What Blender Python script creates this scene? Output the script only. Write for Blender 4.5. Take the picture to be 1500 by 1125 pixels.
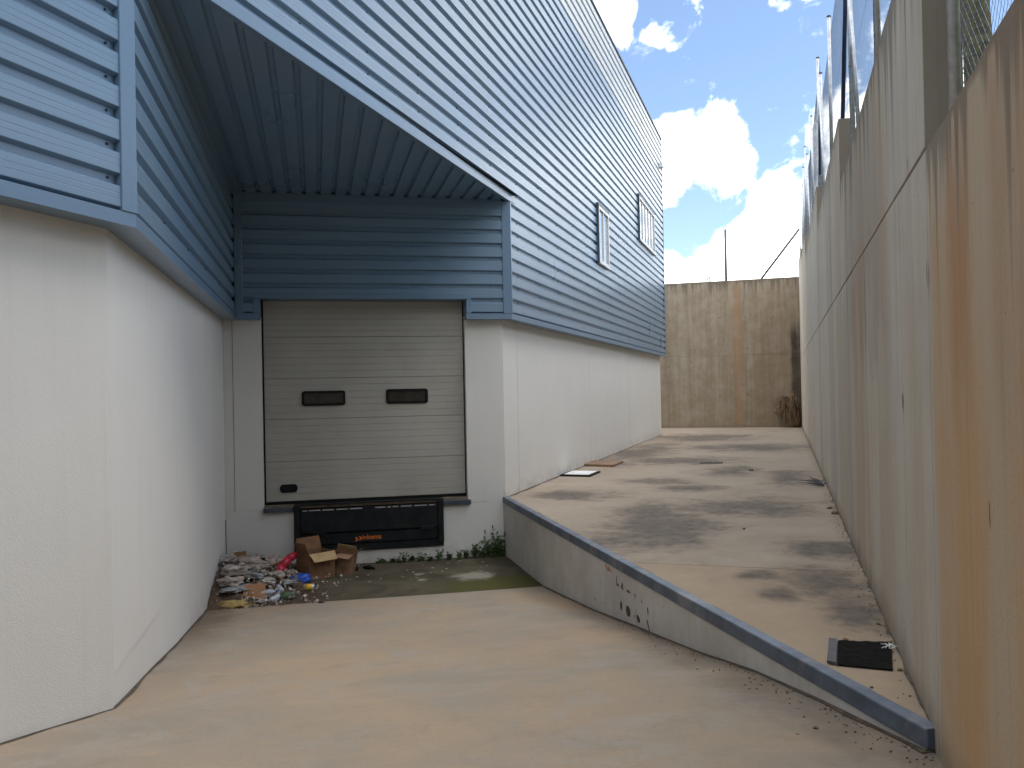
import bpy, bmesh, math, random
from mathutils import Vector, Matrix, noise

for o in list(bpy.data.objects):
    bpy.data.objects.remove(o, do_unlink=True)
S = bpy.context.scene
COL = S.collection
R = math.radians

# ------------------------------------------------------------------ camera
cam = bpy.data.cameras.new('camera')
cam.sensor_width = 36.0
cam.lens = 36.0 * 1268.147 / 1500.0
cam.clip_start = 0.05
cam.clip_end = 2000
camo = bpy.data.objects.new('camera', cam)
COL.objects.link(camo)
fw = Vector((-0.29944553, 0.95408512, 0.00734519))
rt = Vector((0.95388299, 0.29953352, -0.01966983))
up = Vector((0.02096683, -0.00111641, 0.99977955))
camo.matrix_world = Matrix(((rt.x, up.x, -fw.x, 0), (rt.y, up.y, -fw.y, 0), (rt.z, up.z, -fw.z, 1.65), (0, 0, 0, 1)))
S.camera = camo
S.render.resolution_x, S.render.resolution_y = 1024, 768
S.render.engine = 'CYCLES'
S.view_settings.view_transform = 'Standard'
S.view_settings.look = 'None'
S.view_settings.gamma = 1
S.view_settings.use_curve_mapping = False
S.view_settings.exposure = 1.17
S.cycles.max_bounces = 8
S.cycles.diffuse_bounces = 5

# ------------------------------------------------------------------ node helper
class NT:
    def __init__(s, tree):
        s.t = tree; s.n = tree.nodes; s.l = tree.links
    def node(s, typ, **kw):
        n = s.n.new(typ)
        for k, v in kw.items():
            setattr(n, k, v)
        return n
    def put(s, sock, v):
        if isinstance(v, bpy.types.NodeSocket):
            s.l.new(v, sock)
        elif isinstance(v, (tuple, list)):
            if len(v) == 3 and sock.type == 'RGBA':
                v = (*v, 1)
            sock.default_value = v
        else:
            sock.default_value = v
    def m(s, op, a, b=0.0, c=0.0, clamp=False):
        n = s.node('ShaderNodeMath', operation=op, use_clamp=clamp)
        s.put(n.inputs[0], a); s.put(n.inputs[1], b); s.put(n.inputs[2], c)
        return n.outputs[0]
    def vm(s, op, a, b=(0, 0, 0)):
        n = s.node('ShaderNodeVectorMath', operation=op)
        s.put(n.inputs[0], a); s.put(n.inputs[1], b)
        return n.outputs['Value'] if op in ('DOT_PRODUCT', 'LENGTH', 'DISTANCE') else n.outputs[0]
    def sep(s, v):
        n = s.node('ShaderNodeSeparateXYZ'); s.put(n.inputs[0], v); return n.outputs
    def comb(s, x, y, z):
        n = s.node('ShaderNodeCombineXYZ')
        for i, v in enumerate((x, y, z)): s.put(n.inputs[i], v)
        return n.outputs[0]
    def noise(s, vec, scale=1.0, detail=3.0, rough=0.5, dist=0.0):
        n = s.node('ShaderNodeTexNoise')
        s.put(n.inputs['Vector'], vec); s.put(n.inputs['Scale'], scale); s.put(n.inputs['Detail'], detail)
        s.put(n.inputs['Roughness'], rough); s.put(n.inputs['Distortion'], dist)
        return n.outputs['Fac']
    def ss(s, x, a, b):
        n = s.node('ShaderNodeMapRange', interpolation_type='SMOOTHSTEP')
        s.put(n.inputs[0], x); s.put(n.inputs[1], a); s.put(n.inputs[2], b)
        n.inputs[3].default_value = 0; n.inputs[4].default_value = 1
        return n.outputs[0]
    def mix(s, f, a, b, mode='MIX'):
        n = s.node('ShaderNodeMix', data_type='RGBA', blend_type=mode)
        s.put(n.inputs[0], f); s.put(n.inputs[6], a); s.put(n.inputs[7], b)
        return n.outputs[2]
    def pos(s):
        return s.node('ShaderNodeNewGeometry').outputs['Position']
    def bump(s, h, strength=0.3, distance=0.01):
        n = s.node('ShaderNodeBump')
        n.inputs['Strength'].default_value = strength
        n.inputs['Distance'].default_value = distance
        s.put(n.inputs['Height'], h)
        return n.outputs[0]

# ------------------------------------------------------------------ world: sky with cumulus
SUN_EL, SUN_ROT = R(66), R(72)           # high sun veiled by thin cloud over the hillside: soft light, no hard shadows
W = bpy.data.worlds.new('World'); S.world = W
W.use_nodes = True
w = NT(W.node_tree)
w.n.clear()
sky = w.node('ShaderNodeTexSky', sky_type='NISHITA')
sky.sun_disc = False
sky.sun_elevation = SUN_EL
sky.sun_rotation = SUN_ROT
sky.altitude = 300
sky.air_density = 1.0
sky.dust_density = 0.6
sky.ozone_density = 1.6
bg_sky = w.node('ShaderNodeBackground')
w.put(bg_sky.inputs[0], sky.outputs[0])
bg_sky.inputs[1].default_value = 0.098
d = w.node('ShaderNodeTexCoord').outputs['Generated']
dn = w.vm('NORMALIZE', d)
CLOUDS = [((-0.078, 0.962, 0.262), 0.047, 1.05), ((-0.115, 0.963, 0.248), 0.042, 1.1), ((-0.046, 0.971, 0.238), 0.027, .9),
          ((-0.098, 0.958, 0.276), 0.026, .8), ((0.032, 0.985, 0.158), 0.085, 1.3), ((-0.010, 0.986, 0.150), 0.058, 1.2),
          ((0.058, 0.976, 0.205), 0.055, 1.1), ((-0.056, 0.988, 0.126), 0.044, 1.1), ((-0.120, 0.982, 0.124), 0.036, 1),
          ((0.085, 0.97, 0.22), 0.08, 1.2), ((-0.176, 0.901, 0.400), 0.036, .9), ((-0.103, 0.917, 0.388), 0.030, .38),
          ((0.012, 0.921, 0.407), 0.024, .55), ((0.135, 0.96, 0.25), 0.09, 1), ((-0.098, 0.987, 0.100), 0.055, 1.2), ((0.0, 0.99, 0.10), 0.08, 1.3), ((0.05, 0.99, 0.12), 0.08, 1.3)]
acc = None
for c, r, wt in CLOUDS:
    dist = w.vm('DISTANCE', dn, c)
    v = w.m('MINIMUM', w.m('SUBTRACT', 1.0, w.m('DIVIDE', dist, r)), wt - 0.45)
    acc = v if acc is None else w.m('MAXIMUM', acc, v)
acc = w.m('MAXIMUM', acc, -1.2)
fine = w.noise(dn, 17.0, 10.0, 0.60, 0.35)
det = w.m('MULTIPLY', w.m('SUBTRACT', fine, 0.5), 2.5)
dens1 = w.m('ADD', acc, det)
big = w.noise(w.vm('MULTIPLY', dn, (1, 1, 1.7)), 2.6, 8.0, 0.55, 0.3)
clear = w.ss(w.vm('DISTANCE', dn, (-0.06, 0.945, 0.32)), 0.12, 0.36)
dens2 = w.m('SUBTRACT', w.m('MULTIPLY', w.m('SUBTRACT', big, 0.445), 5.0), w.m('MULTIPLY', w.m('SUBTRACT', 1.0, clear), 3.0))
cov = w.m('MAXIMUM', w.ss(dens1, -0.10, 0.42), w.ss(dens2, 0.0, 0.5))
wisp = w.noise(w.vm('MULTIPLY', dn, (1, 1, 2.2)), 11.0, 8.0, 0.6, 0.6)
cov = w.m('MAXIMUM', cov, w.m('MULTIPLY', w.ss(wisp, 0.60, 0.82), 0.45))
shade = w.m('MULTIPLY', w.ss(w.noise(dn, 7.0, 6.0, 0.55), 0.44, 0.68), w.ss(dens1, 0.1, 1.1))
ccol = w.mix(w.m('MULTIPLY', shade, 0.85), (0.985, 0.995, 0.985), (0.25, 0.26, 0.275))
bg_c = w.node('ShaderNodeBackground')
w.put(bg_c.inputs[0], ccol)
bg_c.inputs[1].default_value = 2.05
mx = w.node('ShaderNodeMixShader')
w.put(mx.inputs[0], cov)
w.l.new(bg_sky.outputs[0], mx.inputs[1]); w.l.new(bg_c.outputs[0], mx.inputs[2])
wo = w.node('ShaderNodeOutputWorld')
w.l.new(mx.outputs[0], wo.inputs[0])

sun = bpy.data.lights.new('sun', 'SUN')
sun.energy = 0.42; sun.angle = R(34); sun.color = (1.0, 0.95, 0.88)
suno = bpy.data.objects.new('sun', sun); COL.objects.link(suno)
sdir = Vector((math.sin(SUN_ROT) * math.cos(SUN_EL), math.cos(SUN_ROT) * math.cos(SUN_EL), math.sin(SUN_EL)))
suno.rotation_euler = sdir.to_track_quat('Z', 'Y').to_euler()
suno.location = sdir * 60

# ------------------------------------------------------------------ materials
MATS = {}
def mat(name, color=None, rough=0.6, metal=0.0, spec=0.4, build=None):
    if name in MATS: return MATS[name]
    m = bpy.data.materials.new(name); m.use_nodes = True
    t = NT(m.node_tree)
    b = t.n['Principled BSDF']
    b.inputs['Roughness'].default_value = rough
    b.inputs['Metallic'].default_value = metal
    b.inputs['Specular IOR Level'].default_value = spec
    if color: b.inputs['Base Color'].default_value = (*color, 1)
    if build: build(t, b)
    MATS[name] = m
    return m

def varied(c, amount=0.15, scale=6.0, bump=0.0, bscale=60.0, dirt=None, dirt_lo=0.55, dirt_hi=0.8):
    """plain paint/plastic/cardboard with uneven tone, grime and fine relief"""
    def f(t, b):
        p = t.pos()
        n = t.noise(p, scale, 5.0, 0.6)
        lo = tuple(x * (1 - amount) for x in c); hi = tuple(min(1, x * (1 + amount)) for x in c)
        col = t.mix(t.ss(n, 0.3, 0.7), lo, hi)
        if dirt:
            col = t.mix(t.m('MULTIPLY', t.ss(t.noise(p, scale * 0.4, 7.0, 0.65), dirt_lo, dirt_hi), 0.7), col, dirt)
        t.put(b.inputs['Base Color'], col)
        if bump:
            t.put(b.inputs['Normal'], t.bump(t.noise(p, bscale, 4.0, 0.6), bump, 0.01))
    return f

def cladding_mat(c, along):
    """coated profiled steel; dust streaks run down, faint lengthwise brushing, dull patches"""
    def f(t, b):
        p = t.pos(); x, y, z = t.sep(p)
        brush = t.noise(t.vm('MULTIPLY', p, (0.7, 0.7, 55)), 1.0, 3.0, 0.6)
        cloud = t.noise(p, 0.45, 3.0, 0.5)
        col = t.mix(brush, tuple(v * 0.95 for v in c), tuple(v * 1.05 for v in c))
        dust = t.m('MULTIPLY', t.ss(cloud, 0.35, 0.75), 0.16)
        col = t.mix(dust, col, (0.30, 0.31, 0.31))
        t.put(b.inputs['Base Color'], col)
        t.put(b.inputs['Roughness'], t.m('ADD', 0.24, t.m('MULTIPLY', cloud, 0.10)))
    return f
M_BLUE = mat('blue_coated_steel', rough=0.34, spec=0.9, build=cladding_mat((0.130, 0.225, 0.330), 0))
M_GREY = mat('pale_grey_coated_steel', rough=0.4, spec=0.5, build=cladding_mat((0.46, 0.49, 0.52), 0))
M_FLASH = mat('blue_folded_flashing', rough=0.36, spec=0.5, build=cladding_mat((0.128, 0.215, 0.320), 0))

def plaster(t, b):
    p = t.pos(); x, y, z = t.sep(p)
    n1 = t.noise(p, 1.3, 6.0, 0.6)
    streak = t.noise(t.vm('MULTIPLY', p, (4.0, 4.0, 0.18)), 1.0, 5.0, 0.6)
    fines = t.noise(t.vm('MULTIPLY', p, (16, 16, 0.7)), 1.0, 4.0, 0.6)
    col = t.mix(n1, (0.63, 0.62, 0.588), (0.69, 0.68, 0.647))
    col = t.mix(t.m('MULTIPLY', t.ss(streak, 0.5, 0.8), 0.12), col, (0.50, 0.48, 0.45))
    col = t.mix(t.m('MULTIPLY', t.ss(fines, 0.52, 0.8), 0.07), col, (0.45, 0.43, 0.40))
    # splash dirt close to the slab / ramp (slab level 0, pit lower), stained by soil
    near = t.m('MULTIPLY', t.m('MULTIPLY', t.m('SUBTRACT', 1.0, t.ss(z, 0.0, 0.32)), t.m('GREATER_THAN', z, 0.0)), t.m('MULTIPLY', t.m('GREATER_THAN', y, 12.66), t.m('LESS_THAN', x, -4.0)))
    near2 = t.m('MULTIPLY', t.m('SUBTRACT', 1.0, t.ss(z, -0.86, -0.45)), t.m('GREATER_THAN', y, 7.5))
    sp = t.noise(p, 5.0, 7.0, 0.7)
    dirt = t.m('MULTIPLY', t.m('MULTIPLY', t.m('MAXIMUM', near, near2), t.ss(sp, 0.32, 0.75)), 0.5)
    col = t.mix(dirt, col, (0.36, 0.29, 0.22))
    t.put(b.inputs['Base Color'], col)
    h = t.m('ADD', t.noise(p, 90.0, 3.0, 0.6), t.m('MULTIPLY', t.noise(p, 3.0, 4.0, 0.5), 2.0))
    t.put(b.inputs['Normal'], t.bump(h, 0.22, 0.008))
def kerb_plaster(t, b):
    p = t.pos(); x, y, z = t.sep(p)
    n1 = t.noise(p, 1.6, 7.0, 0.65); n2 = t.noise(p, 7.0, 7.0, 0.7)
    streak = t.noise(t.vm('MULTIPLY', p, (9, 9, 0.6)), 1.0, 6.0, 0.65)
    col = t.mix(t.ss(n1, 0.3, 0.7), (0.50, 0.465, 0.415), (0.62, 0.59, 0.54))
    col = t.mix(t.m('MULTIPLY', t.ss(streak, 0.48, 0.75), 0.3), col, (0.40, 0.35, 0.29))
    col = t.mix(t.m('MULTIPLY', t.ss(n2, 0.52, 0.75), 0.4), col, (0.33, 0.28, 0.22))
    t.put(b.inputs['Base Color'], col)
    t.put(b.inputs['Normal'], t.bump(t.noise(p, 70.0, 4.0, 0.65), 0.3, 0.008))
M_KERB = mat('weathered_kerb_render', rough=0.85, spec=0.2, build=kerb_plaster)
M_WHITE = mat('white_render', rough=0.85, spec=0.2, build=plaster)

def ellipse(t, x, y, cx, cy, rx, ry):
    a = t.m('DIVIDE', t.m('SUBTRACT', x, cx), rx); c = t.m('DIVIDE', t.m('SUBTRACT', y, cy), ry)
    return t.m('SUBTRACT', 1.0, t.m('SQRT', t.m('ADD', t.m('MULTIPLY', a, a), t.m('MULTIPLY', c, c))))

STAINS = [(-1.42, 10.01, .75, 1.5), (-1.75, 11.6, .5, 1.0), (-.55, 12.2, .95, 1.0), (-3.18, 13.25, .7, .6), (.34, 9.3, .4, .5),
          (.27, 7.66, .32, .6), (.44, 6.73, .24, .6), (-3.5, 22.1, .8, 3.6), (-2.19, 15.3, .55, .55), (-1.5, 14.3, .5, .4),
          (-1.02, 17.4, .45, 1.2), (-.22, 7.84, .16, .2), (-.05, 7.17, .18, .25), (-2.6, 28.8, 1.7, 2.2), (.04, 16.1, .35, 1.3),
          (-2.3, 19.6, 1.2, 1.0), (-1.0, 24.0, 1.6, 1.3)]
def floor_mat(t, b):
    p = t.pos(); x, y, z = t.sep(p)
    wob = t.m('ADD', t.m('MULTIPLY', t.m('SUBTRACT', t.noise(p, 0.9, 6.0, 0.62, 0.6), 0.5), 2.3), t.m('MULTIPLY', t.m('SUBTRACT', t.noise(p, 3.5, 8.0, 0.72), 0.5), 1.5))
    acc = None
    for e in STAINS:
        v = ellipse(t, x, y, e[0], e[1], e[2] * 1.25, e[3] * 1.25)
        acc = v if acc is None else t.m('MAXIMUM', acc, v)
    halo = t.ss(t.m('ADD', acc, wob), -0.9, 0.3)
    st = t.m('MULTIPLY', t.ss(t.m('ADD', acc, wob), -0.12, 0.85), t.m('ADD', 0.72, t.m('MULTIPLY', t.ss(t.noise(p, 7.0, 8.0, 0.72), 0.35, 0.65), 0.28)))
    fine = t.noise(p, 9.0, 8.0, 0.7)
    base = t.mix(t.noise(p, 0.9, 7.0, 0.6), (0.295, 0.238, 0.180), (0.415, 0.348, 0.272))
    tan = t.mix(t.noise(p, 1.6, 6.0, 0.65), (0.33, 0.235, 0.150), (0.415, 0.315, 0.215))
    nearf = t.m('SUBTRACT', 1.0, t.ss(t.m('ADD', y, t.m('MULTIPLY', wob, 0.15)), 8.05, 8.3))
    base = t.mix(t.m('MULTIPLY', nearf, 0.8), base, tan)
    base = t.mix(t.m('MULTIPLY', t.ss(fine, 0.35, 0.75), 0.30), base, (0.24, 0.20, 0.155))
    gen = t.m('MULTIPLY', t.ss(t.noise(t.vm('MULTIPLY', p, (1, 0.6, 1)), 0.8, 7.0, 0.65), 0.52, 0.74), 0.38)
    base = t.mix(gen, base, (0.18, 0.145, 0.11))
    edge = t.m('MULTIPLY', t.ss(t.m('ADD', x, t.m('MULTIPLY', wob, 0.06)), 0.45, 0.64), 0.45)
    base = t.mix(edge, base, (0.22, 0.165, 0.11))
    dark = t.mix(fine, (0.066, 0.057, 0.050), (0.120, 0.100, 0.084))
    base = t.mix(t.m('MULTIPLY', halo, 0.35), base, (0.215, 0.165, 0.118))
    col = t.mix(t.m('MULTIPLY', st, 0.92), base, dark)
    t.put(b.inputs['Base Color'], col)
    h = t.m('ADD', t.noise(p, 120.0, 3.0, 0.7), t.m('MULTIPLY', t.noise(p, 6.0, 5.0, 0.6), 1.5))
    t.put(b.inputs['Normal'], t.bump(h, 0.35, 0.006))
M_FLOOR = mat('stained_concrete_slab', rough=0.88, spec=0.25, build=floor_mat)

UB = Vector((0.86437524, 0.50284734, 0)); UA = Vector((0.50275342, -0.86442987, 0))
C0 = Vector((-7.4162, 10.5475, 0))
def ramp_mat(t, b):
    p = t.pos(); x, y, z = t.sep(p)
    q = t.vm('SUBTRACT', p, tuple(C0))
    s_ = t.vm('DOT_PRODUCT', q, tuple(UB)); t_ = t.vm('DOT_PRODUCT', q, tuple(UA))
    n1 = t.noise(p, 0.55, 7.0, 0.6, 0.4); n2 = t.noise(p, 2.6, 7.0, 0.68); n3 = t.noise(p, 26.0, 5.0, 0.7)
    brush = t.noise(t.comb(t.m('MULTIPLY', s_, 0.9), t.m('MULTIPLY', t_, 1.5), 0.0), 1.3, 8.0, 0.66, 1.6)
    col = t.mix(t.ss(n1, 0.36, 0.64), (0.272, 0.232, 0.182), (0.350, 0.258, 0.172))
    col = t.mix(t.m('MULTIPLY', t.ss(brush, 0.45, 0.72), 0.6), col, (0.372, 0.274, 0.182))
    col = t.mix(t.m('MULTIPLY', t.ss(t.noise(p, 1.3, 8.0, 0.7, 0.8), 0.48, 0.66), 0.7), col, (0.308, 0.272, 0.228))
    col = t.mix(t.m('MULTIPLY', t.ss(n2, 0.52, 0.72), 0.45), col, (0.225, 0.185, 0.135))
    col = t.mix(t.m('MULTIPLY', t.ss(n3, 0.48, 0.75), 0.32), col, (0.20, 0.165, 0.125))
    spk = t.ss(t.noise(p, 75.0, 2.0, 0.5), 0.66, 0.72)
    col = t.mix(t.m('MULTIPLY', spk, 0.45), col, (0.16, 0.13, 0.10))
    pat = t.ss(t.noise(p, 0.35, 4.0, 0.55), 0.5, 0.7)
    col = t.mix(t.m('MULTIPLY', pat, 0.35), col, (0.24, 0.205, 0.165))
    # soil lines: along the kerb and at the left wall foot
    wob = t.m('MULTIPLY', t.m('SUBTRACT', t.noise(p, 3.0, 6.0, 0.65), 0.5), 0.9)
    kerb = t.m('MULTIPLY', t.ss(t.m('ADD', s_, wob), 3.25, 3.9), t.ss(t_, 2.5, 7.0))
    col = t.mix(t.m('MULTIPLY', kerb, 0.75), col, (0.13, 0.105, 0.08))
    left = t.m('MULTIPLY', t.m('SUBTRACT', 1.0, t.ss(t.m('ADD', s_, wob), -0.1, 0.35)), t.m('SUBTRACT', 1.0, t.ss(t_, 3.2, 5.2)))
    col = t.mix(t.m('MULTIPLY', left, 0.75), col, (0.15, 0.105, 0.075))
    t.put(b.inputs['Base Color'], col)
    t.put(b.inputs['Normal'], t.bump(t.m('ADD', t.noise(p, 140.0, 3.0, 0.7), t.m('MULTIPLY', n2, 1.2)), 0.3, 0.006))
M_RAMP = mat('tan_ramp_concrete', rough=0.88, spec=0.25, build=ramp_mat)

def pit_mat(t, b):
    p = t.pos()
    q = t.vm('SUBTRACT', p, tuple(C0))
    s_ = t.vm('DOT_PRODUCT', q, tuple(UB)); t_ = t.vm('DOT_PRODUCT', q, tuple(UA))
    n1 = t.noise(p, 1.5, 7.0, 0.62, 0.5); n2 = t.noise(p, 5.0, 7.0, 0.7); n3 = t.noise(p, 40.0, 4.0, 0.7)
    col = t.mix(t.ss(n1, 0.35, 0.65), (0.052, 0.046, 0.028), (0.098, 0.082, 0.054))
    moss = t.m('MULTIPLY', t.ss(t.m('ADD', t.m('MULTIPLY', t.m('SUBTRACT', n2, 0.5), 1.2), t.m('MULTIPLY', t.ss(s_, 1.6, 3.6), t.ss(t_, 0.8, 1.9))), 0.25, 0.75), 0.85)
    col = t.mix(moss, col, (0.066, 0.066, 0.014))
    wob = t.m('MULTIPLY', t.m('SUBTRACT', n2, 0.5), 1.5)
    pale = t.m('MAXIMUM', ellipse(t, s_, t_, 3.15, 1.2, 0.42, 0.42), t.m('MAXIMUM', ellipse(t, s_, t_, 2.44, 1.25, 0.10, 0.13), ellipse(t, s_, t_, 2.45, .85, 0.09, 0.1)))
    col = t.mix(t.m('MULTIPLY', t.ss(t.m('ADD', pale, wob), 0.1, 0.7), 0.7), col, (0.30, 0.28, 0.235))
    soil = t.ss(t.m('ADD', ellipse(t, s_, t_, 0.5, 1.8, 0.95, 0.9), wob), 0.0, 0.5)
    col = t.mix(t.m('MULTIPLY', soil, 0.85), col, (0.072, 0.048, 0.032))
    col = t.mix(t.m('MULTIPLY', t.ss(n3, 0.5, 0.8), 0.4), col, (0.045, 0.04, 0.03))
    t.put(b.inputs['Base Color'], col)
    t.put(b.inputs['Normal'], t.bump(t.m('ADD', n3, n2), 0.4, 0.01))
M_PIT = mat('mossy_pit_concrete', rough=0.9, spec=0.2, build=pit_mat)

def concrete(axis, bands, tops, sk=0.55):
    """board-marked retaining wall: vertical rust and lime streaks, black run-off below the coping"""
    def f(t, b):
        p = t.pos(); x, y, z = t.sep(p)
        a = (x, y)[axis]
        v = lambda sa, sz: t.comb(t.m('MULTIPLY', a, sa), 0.37, t.m('MULTIPLY', z, sz))
        broad = t.noise(v(1.1, 0.09), 1.0, 5.0, 0.6)
        streak = t.m('ADD', t.m('MULTIPLY', t.noise(v(5.0, 0.30), 1.0, 7.0, 0.68), sk), t.m('MULTIPLY', t.noise(p, 2.3, 8.0, 0.68), 1.0 - sk))
        thin = t.noise(v(24.0, 0.8), 1.0, 4.0, 0.65)
        blot = t.noise(p, 1.4, 7.0, 0.65)
        grain = t.noise(p, 45.0, 4.0, 0.7)
        col = t.mix(t.ss(streak, 0.3, 0.7), (0.480, 0.428, 0.355), (0.590, 0.535, 0.455))
        col = t.mix(t.m('MULTIPLY', t.ss(broad, 0.44, 0.68), 0.5), col, (0.42, 0.310, 0.195))
        for (a0, a1, soft, z0, z1, amt, c) in bands:
            wob = t.m('MULTIPLY', t.m('SUBTRACT', t.noise(v(3.0, 0.7), 1.0, 6.0, 0.65), 0.5), soft * 3.0)
            aw = t.m('ADD', a, wob)
            msk = t.m('MULTIPLY', t.ss(aw, a0 - soft, a0 + soft), t.m('SUBTRACT', 1.0, t.ss(aw, a1 - soft, a1 + soft)))
            zz = t.m('ADD', z, t.m('MULTIPLY', wob, 2.0))
            msk = t.m('MULTIPLY', msk, t.m('SUBTRACT', 1.0, t.ss(zz, z1 - 0.35, z1 + 0.35)))
            msk = t.m('MULTIPLY', msk, t.ss(zz, z0 - 0.4, z0 + 0.4))
            msk = t.m('MULTIPLY', msk, t.m('ADD', 0.45, t.m('MULTIPLY', t.ss(streak, 0.3, 0.62), 0.55)))
            col = t.mix(t.m('MULTIPLY', msk, amt), col, c)
        col = t.mix(t.m('MULTIPLY', t.ss(thin, 0.5, 0.8), 0.24), col, (0.23, 0.195, 0.155))
        col = t.mix(t.m('MULTIPLY', t.ss(blot, 0.52, 0.78), 0.22), col, (0.27, 0.235, 0.19))
        # run-off from the coping
        top = tops[0]
        for (edge, dz) in tops[1]:
            top = t.m('ADD', top, t.m('MULTIPLY', t.m('GREATER_THAN', a, edge), dz))
        below = t.m('SUBTRACT', top, z)
        reach = t.m('ADD', 0.06, t.m('MULTIPLY', t.ss(t.noise(v(6.5, 0.0), 1.0, 5.0, 0.7), 0.42, 0.78), 1.5))
        drip = t.m('SUBTRACT', 1.0, t.ss(t.m('DIVIDE', below, reach), 0.15, 1.0))
        col = t.mix(t.m('MULTIPLY', drip, 0.60), col, (0.085, 0.072, 0.058))
        foot = t.m('SUBTRACT', 1.0, t.ss(t.m('ADD', z, t.m('MULTIPLY', t.m('SUBTRACT', blot, 0.5), 0.5)), -0.02, 0.22))
        col = t.mix(t.m('MULTIPLY', foot, 0.5), col, (0.175, 0.135, 0.095))
        pit = t.ss(t.noise(p, 17.0, 2.0, 0.5), 0.74, 0.78)
        col = t.mix(t.m('MULTIPLY', pit, 0.5), col, (0.12, 0.10, 0.08))
        t.put(b.inputs['Base Color'], col)
        h = t.m('ADD', t.m('MULTIPLY', grain, 0.6), t.m('ADD', t.m('MULTIPLY', thin, 0.5), t.m('MULTIPLY', pit, -0.8)))
        t.put(b.inputs['Normal'], t.bump(h, 0.35, 0.008))
    return f
ORANGE = (0.52, 0.285, 0.115); RUST = (0.40, 0.20, 0.085); BEIGE = (0.50, 0.375, 0.245); DUN = (0.265, 0.195, 0.135)
M_RWALL = mat('rust_streaked_concrete', rough=0.88, spec=0.25, build=concrete(1, [
    (1.0, 4.30, 0.06, -1.0, 3.2, 0.9, BEIGE), (3.45, 4.24, 0.28, -1.0, 2.4, 0.62, ORANGE), (3.22, 3.62, 0.18, -0.6, 1.7, 0.5, ORANGE),
    (2.1, 2.95, 0.16, -1.0, 1.75, 0.6, ORANGE), (3.45, 3.9, 0.10, 1.7, 2.6, 0.6, RUST), (2.5, 3.1, 0.1, 1.6, 2.9, 0.4, RUST),
    (6.3, 9.6, 0.5, 2.0, 4.5, 0.55, DUN), (7.9, 9.0, 0.22, -0.6, 2.6, 0.5, RUST), (9.2, 10.2, 0.3, -.6, 2.4, .35, DUN), (12.2, 13.6, 0.3, -0.6, 4.8, 0.3, DUN), (4.75, 5.15, 0.2, -0.6, 2.3, 0.30, BEIGE), (5.9, 6.6, 0.3, -0.6, 4.2, 0.40, (0.40, 0.27, 0.15)), (10.6, 11.5, 0.3, -0.6, 4.4, 0.35, (0.42, 0.30, 0.18))],
    (2.724, [(4.37, 1.146), (10.35, 0.75), (16.7, 0.63), (25.9, 0.65), (31.8, 0.5)])))
M_BWALL = mat('brown_streaked_concrete', rough=0.88, spec=0.25, build=concrete(0, [
    (-14.0, 1.2, 0.3, -1.0, 9.0, 0.92, (0.240, 0.182, 0.118)), (-1.86, -1.56, 0.14, -0.5, 5.6, 0.38, RUST), (-1.2, 0.4, 0.40, 0.0, 5.6, 0.40, (0.26, 0.165, 0.09)),
    (0.28, 0.75, 0.10, -0.5, 4.0, 0.9, (0.05, 0.04, 0.03))],
    (5.86, []), 0.5))
M_TIE = mat('dark_tie_hole', rough=0.9, build=varied((0.115, 0.095, 0.075)))
M_DOOR = mat('off_white_door_panel', rough=0.5, spec=0.4, build=varied((0.375, 0.365, 0.325), 0.05, 1.5, dirt=(0.27, 0.245, 0.20), dirt_lo=0.5, dirt_hi=0.85))
M_RUBBER = mat('black_rubber', rough=0.8, spec=0.2, build=varied((0.008, 0.008, 0.008), 0.3, 8))
M_GLASSD = mat('dark_acrylic_pane', rough=0.12, spec=0.5, build=varied((0.030, 0.029, 0.028), 0.3, 5))
M_BLACKM = mat('black_painted_steel', rough=0.65, spec=0.22, build=varied((0.009, 0.011, 0.013), 0.35, 7, dirt=(0.03, 0.026, 0.02)))
M_EDGE = mat('blue_steel_edge', rough=0.5, spec=0.5, build=varied((0.095, 0.118, 0.155), 0.28, 5, 0.1, 40, dirt=(0.26, 0.24, 0.21), dirt_lo=0.5, dirt_hi=0.72))
M_EDGED = mat('dark_blue_sill_steel', rough=0.5, spec=0.4, build=varied((0.050, 0.062, 0.085), 0.25, 5))
M_SILLC = mat('dusty_sill', rough=0.85, build=varied((0.16, 0.13, 0.095), 0.25, 9))
M_GALV = mat('galvanised_steel', rough=0.45, metal=0.75, build=varied((0.48, 0.50, 0.53), 0.18, 14))
M_BLUEBAR = mat('dark_blue_painted_bar', rough=0.5, build=varied((0.035, 0.05, 0.12), 0.2, 10))
M_POLE = mat('dull_steel_pole', rough=0.7, build=varied((0.085, 0.08, 0.075), 0.2, 6))
M_WIRE = mat('wire', rough=0.5, metal=0.3, build=varied((0.20, 0.25, 0.35), 0.15, 10))  # blue sky reflection of the galvanised wire is put into its base colour
M_FRAME = mat('window_aluminium', rough=0.35, spec=0.5, build=varied((0.56, 0.57, 0.58), 0.1, 4))
M_PANE = mat('window_glass', (0.46, 0.50, 0.53), rough=0.05, spec=1.0, metal=0.0, build=lambda t, b: (setattr(b.inputs['Coat Weight'], 'default_value', 1.0), setattr(b.inputs['Coat Roughness'], 'default_value', 0.02)))  # pale base colour stands in for bright sky reflected in the panes
M_CURTAIN = mat('pale_blind', rough=0.7, build=varied((0.62, 0.66, 0.68), 0.06, 3))
M_ORANGE = mat('orange_print', rough=0.6, build=varied((0.55, 0.15, 0.03), 0.15, 30))
M_MARK = mat('dark_paint_remains', rough=0.8, build=varied((0.075, 0.062, 0.058), 0.25, 20))
M_RED = mat('faded_red_paint', rough=0.8, build=varied((0.42, 0.20, 0.16), 0.15, 20))
M_CARD = mat('brown_cardboard', rough=0.85, build=varied((0.195, 0.105, 0.052), 0.2, 9, 0.15, 90))
M_CARDL = mat('light_cardboard', rough=0.85, build=varied((0.40, 0.27, 0.14), 0.15, 9))
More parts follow.
